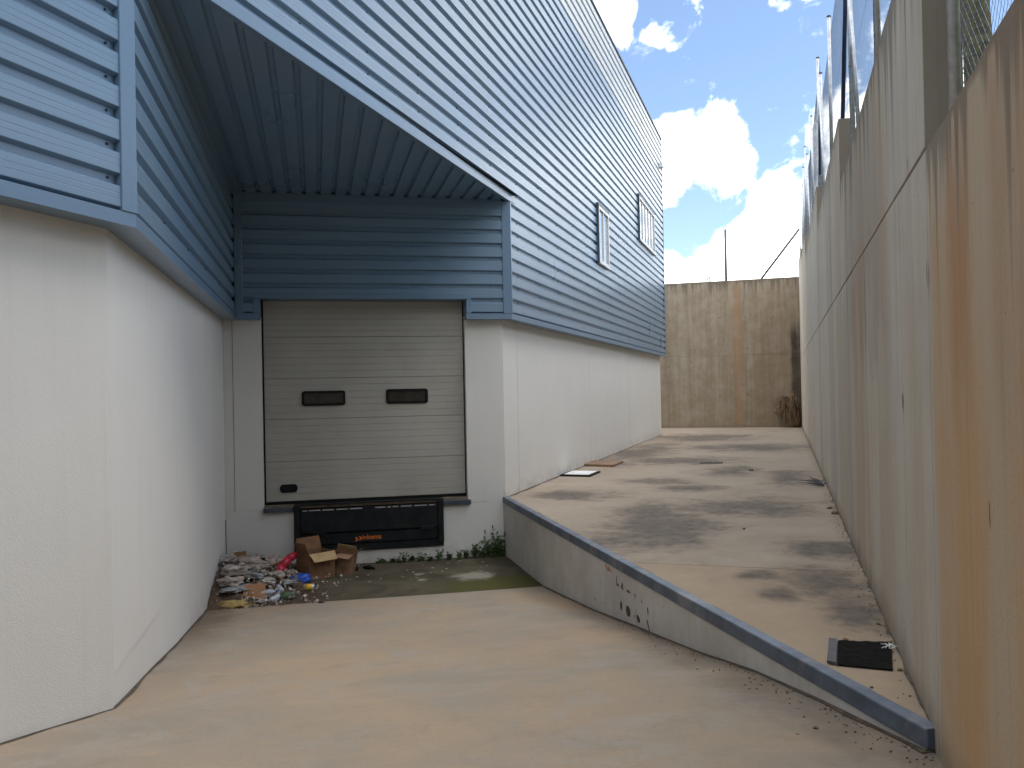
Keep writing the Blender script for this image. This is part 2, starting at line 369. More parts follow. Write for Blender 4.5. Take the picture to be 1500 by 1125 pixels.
M_CARDR = mat('printed_cardboard', rough=0.8, build=varied((0.26, 0.15, 0.09), 0.25, 7, dirt=(0.50, 0.42, 0.36), dirt_lo=0.58, dirt_hi=0.66))
M_BAGW = mat('white_plastic', rough=0.5, build=varied((0.42, 0.385, 0.35), 0.3, 9, dirt=(0.15, 0.115, 0.085), dirt_lo=0.42, dirt_hi=.62))
M_BAGG = mat('grey_plastic', rough=0.4, build=varied((0.28, 0.29, 0.30), 0.35, 9, dirt=(0.11, 0.09, 0.075), dirt_lo=.45, dirt_hi=.65))
M_BAGP = mat('pale_pinkish_sheet', rough=0.6, build=varied((0.36, 0.295, 0.26), 0.25, 9, dirt=(0.13, 0.10, 0.08), dirt_lo=.45, dirt_hi=.65))
M_BLUEP = mat('blue_plastic', rough=0.35, build=varied((0.02, 0.085, 0.42), 0.25, 8))
M_REDP = mat('red_plastic', rough=0.4, build=varied((0.40, 0.022, 0.045), 0.2, 8))
M_YEL = mat('yellow_label', rough=0.5, build=varied((0.75, 0.42, 0.02), 0.2, 12))
M_YELC = mat('dull_yellow_cloth', rough=0.9, build=varied((0.36, 0.265, 0.10), 0.25, 9))
M_GREENP = mat('dull_green_plastic', rough=0.5, build=varied((0.07, 0.115, 0.06), 0.3, 9))
M_DIRT = mat('brown_soil', rough=0.95, build=varied((0.085, 0.055, 0.036), 0.35, 14, 0.6, 50))
M_STONE = mat('brown_stone', rough=0.9, build=varied((0.17, 0.115, 0.07), 0.3, 30))
M_WOOD = mat('weathered_board', rough=0.8, build=varied((0.22, 0.135, 0.082), 0.2, 4, dirt=(0.14, 0.1, 0.07)))
M_WHITEB = mat('chalky_white_board', rough=0.7, build=varied((0.74, 0.74, 0.73), 0.08, 8, dirt=(0.30, 0.28, 0.25), dirt_lo=0.6, dirt_hi=0.7))
M_LEAF = mat('weed_leaf', rough=0.6, build=varied((0.045, 0.078, 0.022), 0.45, 25))
M_TLEAF = mat('tree_leaf', rough=0.6, build=varied((0.05, 0.085, 0.03), 0.4, 6))
M_BARK = mat('mossy_bark', rough=0.95, build=varied((0.105, 0.10, 0.055), 0.45, 12, 0.9, 35))
M_TWIG = mat('grey_twig', rough=0.9, build=varied((0.10, 0.105, 0.12), 0.3, 30))
M_STRAW = mat('dry_frond', rough=0.9, build=varied((0.19, 0.128, 0.075), 0.4, 18))
M_MAT = mat('dark_woven_mesh', rough=0.95, spec=0.1, build=varied((0.012, 0.011, 0.010), 0.35, 30))
M_MATE = mat('grey_mat_edge', rough=0.7, build=varied((0.085, 0.085, 0.09), 0.2, 20))
M_EARTH = mat('dry_earth', rough=0.95, build=varied((0.115, 0.108, 0.055), 0.35, 0.5, 0.8, 2.0, dirt=(0.05, 0.065, 0.025), dirt_lo=0.45, dirt_hi=0.6))
M_ROOF = mat('roof_sheet', rough=0.6, build=varied((0.35, 0.36, 0.37), 0.1, 1))

# ------------------------------------------------------------------ mesh helpers
ROOT = {}
def link(o, parent=None):
    COL.objects.link(o)
    if parent is not None:
        o.parent = parent
    return o
def origin_of(o):
    v = Vector((0, 0, 0))
    while o is not None:
        v = v + Vector(o.location); o = o.parent
    return v
def mk(name, verts, faces, m, parent=None, smooth=False, loc=None):
    """verts in world coordinates; the object sits at loc (or at its parent's origin)"""
    base = origin_of(parent) if parent else Vector((0, 0, 0))
    o_at = Vector(loc) if loc is not None else base
    me = bpy.data.meshes.new(name)
    me.from_pydata([Vector(v) - o_at for v in verts], [], faces)
    me.update()
    if smooth: me.polygons.foreach_set('use_smooth', [True] * len(me.polygons))
    me.materials.append(m)
    o = bpy.data.objects.new(name, me)
    link(o, parent)
    o.location = o_at - base
    return o
def empty(name, loc, label, cat, group=None):
    o = bpy.data.objects.new(name, None); o.empty_display_size = 0.2
    o.location = loc; link(o)
    o['label'] = label; o['category'] = cat
    if group: o['group'] = group
    return o
def tag(o, label, cat, group=None):
    o['label'] = label; o['category'] = cat
    if group: o['group'] = group
    return o
def structure(o):
    o['kind'] = 'structure'; return o
def stuff(o):
    o['kind'] = 'stuff'; return o

class MB:
    def __init__(s): s.v = []; s.f = []
    def add(s, vs, fs):
        k = len(s.v); s.v += [Vector(v) for v in vs]; s.f += [tuple(i + k for i in f) for f in fs]
        return s
    def prism(s, foot, z0, z1):
        """foot: plan polygon; each corner (x,y) -> vertical prism"""
        n = len(foot)
        vs = [(p[0], p[1], z0) for p in foot] + [(p[0], p[1], z1) for p in foot]
        fs = [tuple(range(n - 1, -1, -1)), tuple(range(n, 2 * n))] + [(i, (i + 1) % n, n + (i + 1) % n, n + i) for i in range(n)]
        return s.add(vs, fs)
    def frame_box(s, O, U, V, N, u0, u1, v0, v1, n0, n1, ch=0.0):
        """box in a frame, optional chamfer on the outer (n1) face"""
        P = lambda a, b, c: O + U * a + V * b + N * c
        if ch <= 0:
            vs = [P(u0, v0, n0), P(u1, v0, n0), P(u1, v1, n0), P(u0, v1, n0), P(u0, v0, n1), P(u1, v0, n1), P(u1, v1, n1), P(u0, v1, n1)]
            return s.add(vs, [(3, 2, 1, 0), (4, 5, 6, 7), (0, 1, 5, 4), (1, 2, 6, 5), (2, 3, 7, 6), (3, 0, 4, 7)])
        m = n1 - ch
        vs = [P(u0, v0, n0), P(u1, v0, n0), P(u1, v1, n0), P(u0, v1, n0), P(u0, v0, m), P(u1, v0, m), P(u1, v1, m), P(u0, v1, m),
              P(u0 + ch, v0 + ch, n1), P(u1 - ch, v0 + ch, n1), P(u1 - ch, v1 - ch, n1), P(u0 + ch, v1 - ch, n1)]
        fs = [(3, 2, 1, 0), (8, 9, 10, 11)]
        for i in range(4):
            j = (i + 1) % 4
            fs += [(i, j, 4 + j, 4 + i), (4 + i, 4 + j, 8 + j, 8 + i)]
        return s.add(vs, fs)
    def tube(s, a, b, r0, r1=None, n=8, caps=True):
        a, b = Vector(a), Vector(b); r1 = r0 if r1 is None else r1
        d_ = (b - a).normalized()
        x = d_.orthogonal().normalized(); y = d_.cross(x)
        vs = []
        for p, r in ((a, r0), (b, r1)):
            for i in range(n):
                t = 2 * math.pi * i / n
                vs.append(p + x * (r * math.cos(t)) + y * (r * math.sin(t)))
        fs = [(i, (i + 1) % n, n + (i + 1) % n, n + i) for i in range(n)]
        if caps: fs += [tuple(range(n - 1, -1, -1)), tuple(range(n, 2 * n))]
        return s.add(vs, fs)
    def build(s, name, m, parent=None, smooth=False, loc=None):
        return mk(name, s.v, s.f, m, parent, smooth, loc)

Z = Vector((0, 0, 1)); X = Vector((1, 0, 0)); Y = Vector((0, 1, 0))
XF, YA, YB, YE = -3.9335, 4.5594, 12.5735, 30.67
ZC, ZR, ZT = 2.736, 4.545, 10.39
INS = 0.185
YN = -9.0                                  # near end of the warehouse, behind the camera
LA, LB = 6.927, 4.029                      # lengths of the dock recess walls
def P(s, t, z=0.0): return C0 + UB * s + UA * t + Z * z
WXF = XF - INS
W_A = P(-INS, 6.878); W_A.x = WXF
W_C = P(-INS, -INS)
W_B = P(3.923, -INS); W_B.x = WXF
A3, B3 = Vector((XF, YA, 0)), Vector((XF, YB, 0))

# ------------------------------------------------------------------ setting: terrain, slabs, ramp, pit
mb = MB()
g = 420.0
# earth under everything, then the hillside held back by the walls
mb.add([(-g, -g, -1.6), (g, -g, -1.6), (g, g, -1.6), (-g, g, -1.6)], [(0, 1, 2, 3)])
hs = [(-9.0, 2.2), (4.3, 2.4), (10.3, 3.5), (16.7, 4.3), (25.9, 4.95), (35.7, 5.5), (60, 6.5), (g, 10)]
vs = []; fs = []
hs = [(-9.0, 2.2), (-1.0, 2.3)] + hs[1:]
for y_, z_ in [(-g, 0.5)] + hs:
    k_ = 0.2 if y_ > 0 else 1.0  # hill raised out of view at the near end to shade the dock recess
    vs += [(0.80, y_, z_), (2.6, y_, z_ + 0.9 * k_), (7.5, y_, z_ + 6.5 * k_), (16, y_, z_ + 12.5 * k_), (g, y_, z_ + 26.0 * k_)]
for i in range(len(hs)):
    for j in range(4):
        a = i * 5 + j; fs.append((a, a + 1, a + 6, a + 5))
mb.add(vs, fs)
vs = []; fs = []
for y_, z_ in [(35.70, 5.6), (37.0, 5.62), (60, 6.5), (g, 10)]:
    vs += [(-g, y_, z_ - 2), (-40, y_, z_ - 0.6), (0.80, y_, z_)]
for i in range(3):
    for j in range(2):
        a = i * 3 + j; fs.append((a, a + 1, a + 4, a + 3))
mb.add(vs, fs)
# unseen slope added behind the camera to keep low sky light off the dock
vs = []; fs = []
for y_, z_ in ((-14, -0.4), (-17, 2.2), (-22, 7.0), (-30, 12), (-60, 17), (-g, 24)):
    vs += [(x_, y_ + 1.5 * noise.noise(Vector((x_ * .1, y_, 2))), z_ + .6 * noise.noise(Vector((x_ * .15, y_ * .2, 5)))) for x_ in (-60, -40, -28, -18, -10, -4, 0, 4, 10, 20)]
for i in range(5):
    for j in range(9):
        a = i * 10 + j; fs.append((a, a + 10, a + 11, a + 1))
mb.add(vs, fs)
structure(mb.build('terrain', M_EARTH))

floor = structure(bpy.data.objects.new('yard_floor', None)); link(floor)
def curb_x(y):
    # x on the inner line of the steel edge at a given y
    t = (C0.y + UB.y * 3.955 - y) / (-UA.y)
    return C0.x + UB.x * 3.955 + UA.x * t
def slab(y0, y1):
    ys = [y0] + ([12.9] if y0 < 12.9 < y1 else []) + ([30.6] if y0 < 30.6 < y1 else []) + [y1]
    left = []; 
    for y_ in ys:
        if y_ <= 12.9: left.append((curb_x(y_), y_))
        elif y_ <= 30.6: left.append((WXF - 0.05, y_))
        else: left.append((-14.0, y_))
    foot = [(0.70, y0), (0.70, y1)] + [p for p in reversed(left)]
    if y1 > 30.6:
        foot = [(0.70, y0), (0.70, y1), (-14.0, y1), (-14.0, 30.72), (WXF - 0.05, 30.72), (WXF - 0.05, y0)]
    MB().prism(foot, -0.18, 0.0).build('slab', M_FLOOR, floor)
slab(4.35, 8.145); slab(8.155, 14.295); slab(14.305, 20.5); slab(20.51, 26.6); slab(26.61, 36.0)

PROF = [(-1.0, -.872), (0, -.87), (2.15, -.852), (4.26, -.645), (5.5, -.49), (6.75, -.345), (7.6, -.225), (8.4, -.150), (9.3, -.09), (10.5, -.035), (12, 0), (30, 0.02)]
def ramp_z(t):
    for (a, za), (b, zb) in zip(PROF, PROF[1:]):
        if t <= b: return za + (zb - za) * (t - a) / (b - a)
    return PROF[-1][1]
def sheet(t0, t1, dt, name, m, ns, smin=-1.2):
    vs = []; fs = []; nt = int((t1 - t0) / dt) + 1
    for i in range(nt + 1):
        t = t0 + (t1 - t0) * i / nt
        # right edge: kerb face, then the retaining wall once the kerb has ended
        s_wall = (0.66 - C0.x - UA.x * t) / UB.x
        smx = 3.90 if t < 9.35 else max(3.90, s_wall)
        smn = smin if t < 6.6 else smin - (t - 6.6) * 1.4
        for j in range(ns + 1):
            s = smn + (smx - smn) * j / ns
            p = P(s, t, ramp_z(t))
            p.z += (noise.noise(Vector((p.x * .5, p.y * .5, 3))) * 0.012) if t > 2.3 else noise.noise(Vector((p.x * .9, p.y * .9, 7))) * 0.006
            vs.append(p)
    for i in range(nt):
        for j in range(ns):
            a = i * (ns + 1) + j; fs.append((a, a + ns + 1, a + ns + 2, a + 1))
    return structure(mk(name, vs, fs, m, smooth=True))
sheet(-0.6, 2.15, 0.12, 'dock_pit_floor', M_PIT, 40)
sheet(2.16, 26.0, 0.25, 'ramp', M_RAMP, 40)

# ------------------------------------------------------------------ warehouse
wh = empty('warehouse', (XF, 12.0, 0), 'large warehouse with blue ribbed steel cladding above white rendered base walls', 'warehouse')
def wall_prism(foot, z0, z1, name='wall_panel', m=M_WHITE):
    return MB().prism(foot, z0, z1).build(name, m, wh)
T = 0.25
# facade base, right of the dock, in precast lengths with open joints
ys = [W_B.y, 13.415, 13.43, 18.92, 18.926, 24.0, 24.012, YE - INS]
for a, b in ((0, 1), (2, 3), (4, 5), (6, 7)):
    y0, y1 = ys[a], ys[b]
    if a == 0:
        q = P(3.923, -INS - T)
        foot = [(WXF, y0), (WXF, y1), (WXF - T, y1), (WXF - T, y0 + 0.35)]
        foot = [(WXF, y0), (WXF, y1), (WXF - T, y1), (WXF - T, W_B.y - T * UB.y / UB.x + 0.0)]
    else:
        foot = [(WXF, y0), (WXF, y1), (WXF - T, y1), (WXF - T, y0)]
    wall_prism(foot, -1.3, 2.80)
wall_prism([(WXF - T, 12.9), (WXF - T, YE - INS - .01), (WXF - T - .05, YE - INS - .01), (WXF - T - .05, 12.9)], -1.3, 2.80, 'wall_core')
wall_prism([(WXF - T - .06, YE - INS), (WXF - T - .06, YE - INS - T), (-34, YE - INS - T), (-34, YE - INS)], -1.3, 2.75)
# left wall of the recess, with the cold joint at slab level, and the near facade base
def off(p, q, dist):
    n_ = Vector((-(q - p).y, (q - p).x, 0)).normalized(); return n_ * dist
inn = -UB * T
for z0, z1, o_ in ((-1.3, -0.125, 0.010), (-0.117, 2.80, 0.0)):
    q0 = W_C - UB * o_; q1 = W_A - UB * o_
    wall_prism([(q0.x, q0.y), (q1.x, q1.y), (q1.x + inn.x, q1.y + inn.y), (q0.x + inn.x, q0.y + inn.y)], z0, z1)
wall_prism([(WXF, YN), (WXF, W_A.y - 0.001), (WXF - T, W_A.y - 0.001), (WXF - T, YN)], -1.3, 2.80)
# door wall: piers, narrow corner strip with a groove, and the wall under the sill
def dw(s0, s1, z0, z1, t_out=-INS, t_in=-INS - 0.30, name='wall_panel', m=M_WHITE):
    a, b, c, e = P(s0, t_out), P(s1, t_out), P(s1, t_in), P(s0, t_in)
    return wall_prism([(a.x, a.y), (b.x, b.y), (c.x, c.y), (e.x, e.y)], z0, z1, name, m)
dw(-INS + .002, -0.062, -0.01, 2.80); dw(-0.054, 0.345, -0.01, 2.80, -INS - 0.003)
dw(3.335, 3.921, -0.045, 2.80)
dw(-INS + .002, 0.757, -1.3, -0.012, -INS - .001); dw(2.955, 3.921, -1.3, -0.048, -INS - .001); dw(0.759, 2.953, -1.3, -0.68, -INS - .001)
# black panel behind the door
dw(0.2, 3.5, -0.1, 4.5, -0.60, -0.65, 'inner_wall', M_RUBBER)

# profiled cladding
PITCH, ZB0 = 0.209, 3.893
def profile(zlo, zhi):
    k0 = int((zlo - ZB0) / PITCH) - 2; pts = []
    for k in range(k0, int((zhi - ZB0) / PITCH) + 3):
        zb = ZB0 + k * PITCH
        pts += [(zb - 0.066, -0.040), (zb - 0.063, -0.042), (zb - 0.019, -0.042), (zb - 0.016, -0.040),
                (zb - 0.0025, -0.003), (zb + 0.001, 0.0), (zb + 0.041, 0.0), (zb + 0.044, -0.0012), (zb + 0.047, 0.0),
                (zb + 0.079, 0.0), (zb + 0.082, -0.0012), (zb + 0.085, 0.0), (zb + 0.124, 0.0), (zb + 0.1275, -0.003)]
    out = []
    for (z0, n0), (z1, n1) in zip(pts, pts[1:]):
        if z1 <= zlo or z0 >= zhi: continue
        for zz in (z0, z1):
            zc = min(max(zz, zlo), zhi); nn = n0 + (n1 - n0) * (zc - z0) / (z1 - z0)
            if not out or abs(out[-1][0] - zc) > 1e-6: out.append((zc, nn))
    return out
def clad(O, U, N, u0, u1, zlo, zhi, m=M_BLUE, n_off=0.0):
    """one or more sheets (5 ribs each) running along U between u0 and u1"""
    z = zlo
    cuts = [zlo]
    k = math.ceil((zlo + 0.3 - ZB0) / (5 * PITCH))
    while ZB0 + k * 5 * PITCH - 0.04 < zhi - 0.25:
        cuts.append(ZB0 + k * 5 * PITCH - 0.04); k += 1
    cuts.append(zhi)
    for i in range(len(cuts) - 1):
        pr = profile(cuts[i], cuts[i + 1])
        vs = []; fs = []
        nseg = max(1, int(abs(u1 - u0) / 6.0))
        for j in range(nseg + 1):
            u_ = u0 + (u1 - u0) * j / nseg
            lap = 0.0018 * (i % 2)
            vs += [O + U * u_ + N * (n + n_off + lap) + Z * z_ for z_, n in pr]
        m_ = len(pr)
        for j in range(nseg):
            for q in range(m_ - 1):
                a = j * m_ + q; fs.append((a, a + 1, a + m_ + 1, a + m_))
        mk('cladding_sheet', vs, fs, m, wh)
OF = Vector((XF, 0, 0))
Z_LIGHT = ZB0 + 25 * PITCH - 0.04
clad(OF, Y, X, YB + 0.045, YE - 0.03, ZC + 0.075, ZR + 0.115)
clad(OF, Y, X, YN, YA - 0.115, ZC + 0.075, ZR + 0.115)
clad(OF, Y, X, YN, YE - 0.03, ZR + 0.115, Z_LIGHT)
clad(OF, Y, X, YN, YE - 0.03, Z_LIGHT, ZT - 0.03, M_GREY)
# left wall of the recess and the door wall
clad(C0, UA, UB, 0.0, LA - 0.03, ZC + 0.075, ZR + 0.01)
clad(C0, UB, UA, 0.10, LB - 0.12, 3.10, ZR + 0.01)
clad(C0, UB, UA, 0.10, 0.255, ZC + 0.075, 3.10)
clad(C0, UB, UA, 3.405, LB - 0.12, ZC + 0.075, 3.10)

# soffit over the dock: sheets run out from the door wall, cut on the skew by the facade
def soffit():
    hyp = lambda s: LA * (1 - s / LB)
    pts = []
    s = 0.15 - PITCH
    while s < LB + 0.2:
        pts += [(s - 0.033, 0.0), (s - 0.020, 0.035), (s + 0.020, 0.035), (s + 0.033, 0.0)]
        s += PITCH
    pts = [(min(max(a, 0.0), LB - 0.002), h) for a, h in pts if -0.05 < a < LB + 0.05]
    groups = [pts[i * 20:(i + 1) * 20 + 1] for i in range(5)]
    for gp in groups:
        if len(gp) < 2: continue
        vs = []; fs = []
        for a, h in gp:
            vs += [P(a, 0.0, ZR + h), P(a, max(hyp(a), 0.0), ZR + h)]
        for i in range(len(gp) - 1):
            fs.append((2 * i, 2 * i + 2, 2 * i + 3, 2 * i + 1))
        mk('soffit_sheet', vs, fs, M_BLUE, wh)
soffit()
# lid above the soffit so that the recesses end in darkness
mk('soffit_deck', [P(-.2, -.2, ZR + .12), P(-.2, LA + 0.2, ZR + .12), P(LB + .2, -.2, ZR + .12)], [(0, 1, 2)], M_BLACKM, wh)

# flashings
def strip(name, foot, z0, z1, m=M_FLASH): return MB().prism([(p.x, p.y) for p in foot], z0, z1).build(name, m, wh)
e = 0.005
def lineX(p, dirv, xx):
    k = (xx - p.x) / dirv.x; return p + dirv * k
oA = lineX(C0 + UB * e, UA, XF + e); oC = C0 + UB * e + UA * e; oB = lineX(C0 + UA * e, UB, XF + e)
gi = 0.002
iA = Vector((WXF - gi, W_A.y, 0)); iC = W_C - UB * gi - UA * gi; iB = Vector((WXF - gi, W_B.y, 0))
zf0, zf1 = ZC, ZC + 0.085
strip('base_flashing', [oB, Vector((XF + e, YE + e, 0)), Vector((WXF - gi, YE - INS, 0)), iB], zf0, zf1)
strip('base_flashing', [Vector((XF + e, YN, 0)), oA, iA, Vector((WXF - gi, YN, 0))], zf0, zf1)
strip('base_flashing', [oC, iC, iA, oA], zf0, zf1)
sL, sR = 0.345, 3.335
pl, pli = P(sL, e), P(sL, -INS - gi); pr_, pri = P(sR, e), P(sR, -INS - gi)
strip('base_flashing', [oC, pl, pli, iC], zf0, zf1)
strip('base_flashing', [pr_, oB, iB, pri], zf0, zf1)
mbx = lambda: MB()
DW = (C0, UB, Z, UA)
# door head and jamb flashings
mbx().frame_box(*DW, 0.25, 3.41, 3.035, 3.115, -0.30, 0.008, 0.004).build('head_flashing', M_FLASH, wh)
mbx().frame_box(*DW, 0.25, 0.345, zf1 + .001, 3.034, -0.30, 0.008, 0.004).build('jamb_flashing', M_FLASH, wh)
mbx().frame_box(*DW, 3.335, 3.41, zf1 + .001, 3.034, -0.30, 0.008, 0.004).build('jamb_flashing', M_FLASH, wh)
# corner flashings
mbx().frame_box(*DW, 0.003, 0.113, zf1 + .001, ZR - .002, -0.04, 0.010, 0.004).build('corner_flashing', M_FLASH, wh)
mbx().frame_box(*DW, LB - 0.125, LB - 0.004, zf1 + .001, ZR - .012, -0.04, 0.010, 0.004).build('corner_flashing', M_FLASH, wh)
FF = (OF, Y, Z, X)
mbx().frame_box(*FF, YB + 0.006, YB + 0.052, zf1 + .001, ZR - .012, -0.04, 0.010, 0.004).build('corner_flashing', M_FLASH, wh)
mbx().frame_box(*FF, YA - 0.125, YA + 0.012, zf1 + .003, ZR - .012, -0.04, 0.011, 0.004).build('corner_flashing', M_FLASH, wh)
mbx().frame_box(*FF, YE - 0.05, YE + 0.004, zf1 + .001, ZT - 0.03, -0.06, 0.008, 0.004).build('corner_flashing', M_EDGE, wh)
mbx().frame_box(*FF, YA - 0.25, YB + 0.25, ZR - 0.010, ZR + 0.115, -0.05, 0.008, 0.004).build('soffit_edge_flashing', M_FLASH, wh)
mbx().frame_box(*DW, 0.115, LB - 0.13, ZR - 0.135, ZR - 0.008, -0.04, 0.006, 0.004).build('soffit_edge_flashing', M_FLASH, wh)
mbx().frame_box(*FF, YN, YE + 0.012, ZT - 0.03, ZT + 0.02, -0.35, 0.016, 0.004).build('coping', M_EDGE, wh)
# roof, rear and end walls close the volume
mk('roof', [(XF - 0.06, YN, ZT - 0.2), (XF - 0.06, YE - .05, ZT - 0.2), (-34, YE - .05, ZT - 0.2), (-34, YN, ZT - 0.2)], [(0, 1, 2, 3)], M_ROOF, wh)
mb = MB()
mb.frame_box(Vector((XF, YE, 0)), -X, Z, Y, 0.06, 30, ZC + .01, ZT - 0.21, -0.1, -0.035)
mb.frame_box(Vector((XF, YN, 0)), -X, Z, -Y, 0.05, 30, -1.3, ZT - 0.21, -0.2, -0.02)
mb.frame_box(Vector((-34, YN, 0)), Y, Z, -X, 0.05, YE - YN - .3, -1.3, ZT - 0.21, -0.2, -0.02)
mb.build('end_wall', M_BLUE, wh)

# screws in the valleys
mb = MB(); random.seed(4)
def screw(p, N, r=0.0095):
    x = N.orthogonal().normalized(); y = N.cross(x)
    ring = [p + x * r * math.cos(i * math.pi / 3) + y * r * math.sin(i * math.pi / 3) for i in range(6)]
    mb.add(ring + [q + N * 0.011 for q in ring], [tuple(range(6, 12))] + [(i, (i + 1) % 6, 6 + (i + 1) % 6, 6 + i) for i in range(6)])
k = -6
while ZB0 + k * PITCH < ZT - 0.1:
    zv = ZB0 + k * PITCH - 0.036; k += 1
    if zv < ZC + 0.05: continue
    for i in range(-9, 15):
        y_ = 13.07 + 1.28 * i + random.uniform(-.02, .02)
        if zv < ZR + 0.15 and YA - 0.12 < y_ < YB + .05: continue
        if y_ > YE - 0.1 or y_ < YA - 0.05: continue
        screw(Vector((XF - 0.042, y_, zv + random.uniform(-.006, .006))), X)
    if ZC + 0.1 < zv < ZR - 0.12:
        for y_ in (YA - 0.19,): screw(Vector((XF - 0.042, y_, zv)), X)
        for s in (0.2, 1.25, 2.55, 3.72):
            if zv > 3.15 or s < 0.22 or s > 3.5: screw(P(s, -0.042, zv), UA, 0.008)
        for t in (0.4, 1.7, 3.0, 4.3, 5.6, 6.8): screw(P(-0.042, t, zv), UB, 0.008)
stuff(mb.build('cladding_screws', M_EDGED, wh))

# facade windows
def window(y0, y1, z0, z1, mull):
    f = MB()
    w_ = 0.07
    for a in ((y0, y1, z0, z0 + w_), (y0, y1, z1 - w_, z1), (y0, y0 + w_, z0 + w_, z1 - w_), (y1 - w_, y1, z0 + w_, z1 - w_)):
        f.frame_box(*FF, *a, -0.05, 0.045)
    wo_ = f.build('window', M_FRAME, wh)
    MB().frame_box(*FF, y0 - 0.02, y1 + 0.02, z0 - 0.035, z0 - 0.003, -0.05, 0.07).build('window_sill', M_FRAME, wo_)
    MB().frame_box(*FF, y0 - 0.055, y0 - 0.003, z0 - 0.03, z1 + 0.05, -0.05, 0.05).build('side_flashing', M_EDGED, wo_)
    MB().frame_box(*FF, y0 - 0.002, y1 + 0.03, z1 + 0.003, z1 + 0.05, -0.05, 0.05).build('head_flashing', M_EDGE, wo_)
    n = mull + 1; W_ = (y1 - y0 - 2 * w_) / n
    for i in range(n):
        a0 = y0 + w_ + W_ * i
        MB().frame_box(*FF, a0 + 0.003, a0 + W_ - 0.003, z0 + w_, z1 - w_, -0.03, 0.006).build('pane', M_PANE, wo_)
        if i:
            MB().frame_box(*FF, a0 - 0.03, a0 + 0.03, z0 + w_ + .002, z1 - w_ - .002, -0.02, 0.034, 0.006).build('mullion', M_FRAME, wo_)
    return wo_
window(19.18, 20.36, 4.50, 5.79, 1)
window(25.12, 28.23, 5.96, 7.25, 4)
# small bracket on the far corner
mb = MB()
mb.frame_box(*FF, 29.9, 30.1, 9.22, 9.38, 0.0, 0.12, 0.02)
mb.tube((XF + .1, 30.0, 9.3), (XF + .1, 30.75, 9.3), 0.02)
mb.build('lamp_bracket', M_GALV, wh)

# sectional door
TD = -0.30
DD = (C0 + UA * TD, UB, Z, UA)
dz = [0.085, 0.668, 1.287, 1.887, 2.498, 3.034]
door = MB().frame_box(*DD, 0.346, 3.334, 0.05, 3.034, -0.09, -0.06).build('sectional_door', M_RUBBER, wh)
for i in range(5):
    z0, z1 = dz[i] + 0.001, dz[i + 1] - 0.001
    pts = [(z0, -0.008), (z0 + 0.005, 0.0)]
    nrib = 5
    for r in range(1, nrib + 1):
        zz = z0 + (z1 - z0) * r / (nrib + 1)
        pts += [(zz - 0.007, 0.0), (zz - 0.002, -0.0045), (zz + 0.002, -0.0045), (zz + 0.007, 0.0)]
    pts += [(z1 - 0.005, 0.0), (z1, -0.008)]
    vs = []; fs = []
    for s in (0.372, 3.318):
        vs += [P(s, TD + n, z) for z, n in pts]
    n_ = len(pts)
    fs = [(q, n_ + q, n_ + q + 1, q + 1) for q in range(n_ - 1)]
    fs.append(tuple(range(n_))); 
    mk('door_panel', vs, fs, M_DOOR, door)
def rrect(s0, s1, z0, z1, r, n=5):
    out = []
    for cx, cz, a0 in ((s1 - r, z1 - r, 0), (s0 + r, z1 - r, 90), (s0 + r, z0 + r, 180), (s1 - r, z0 + r, 270)):
        for i in range(n + 1):
            a = R(a0 + 90 * i / n); out.append((cx + r * math.cos(a), cz + r * math.sin(a)))
    return out
def ring_frame(s0, s1, z0, z1, r, wd, n0, n1, name, m, par):
    o_ = rrect(s0, s1, z0, z1, r); i_ = rrect(s0 + wd, s1 - wd, z0 + wd, z1 - wd, max(r - wd, 0.008))
    n_ = len(o_); vs = []
    for ring, n in ((o_, n0), (o_, n1 - .004), ([(a + (c - a) * .2, b + (e_ - b) * .2) for (a, b), (c, e_) in zip(o_, i_)], n1), (i_, n1), (i_, n0)):
        vs += [P(a, TD + n, b) for a, b in ring]
    fs = []
    for k_ in range(4):
        for q in range(n_):
            r_ = (q + 1) % n_; fs.append((k_ * n_ + q, k_ * n_ + r_, (k_ + 1) * n_ + r_, (k_ + 1) * n_ + q))
    return mk(name, vs, fs, m, par)
for s0, s1, z0, z1 in ((0.901, 1.531, 1.478, 1.698), (2.135, 2.765, 1.485, 1.705)):
    ring_frame(s0, s1, z0, z1, 0.04, 0.036, 0.001, 0.026, 'vision_frame', M_RUBBER, door)
    MB().frame_box(*DD, s0 + .02, s1 - .02, z0 + .02, z1 - .02, 0.001, 0.008).build('vision_pane', M_GLASSD, door)
ring_frame(0.567, 0.817, 0.213, 0.335, 0.05, 0.022, 0.001, 0.016, 'handle_surround', M_RUBBER, door)
mb = MB(); mb.frame_box(*DD, 0.585, 0.80, 0.23, 0.318, 0.001, 0.004); mb.frame_box(*DD, 0.60, 0.785, 0.285, 0.302, 0.004, 0.02)
mb.build('handle', M_BLACKM, door)
MB().frame_box(*DD, 0.372, 3.318, 0.045, 0.084, -0.03, 0.012).build('bottom_seal', M_RUBBER, door)
MB().frame_box(*DD, 0.3465, 0.370, 0.05, 3.03, -0.05, 0.012).build('door_guide', M_RUBBER, door)
MB().frame_box(*DD, 3.320, 3.3335, 0.05, 3.03, -0.05, 0.012).build('door_guide', M_RUBBER, door)
# sill with its steel edge either side of the leveler
MB().frame_box(*DW, 0.348, 3.332, -0.008, 0.042, -0.50, -0.150).build('door_sill', M_SILLC, wh)
MB().frame_box(*DW, 0.335, 0.757, -0.052, 0.012, -0.30, -0.120, 0.004).build('sill_edge', M_EDGED, wh)
MB().frame_box(*DW, 2.955, 3.372, -0.062, 0.004, -0.30, -0.120, 0.004).build('sill_edge', M_EDGED, wh)

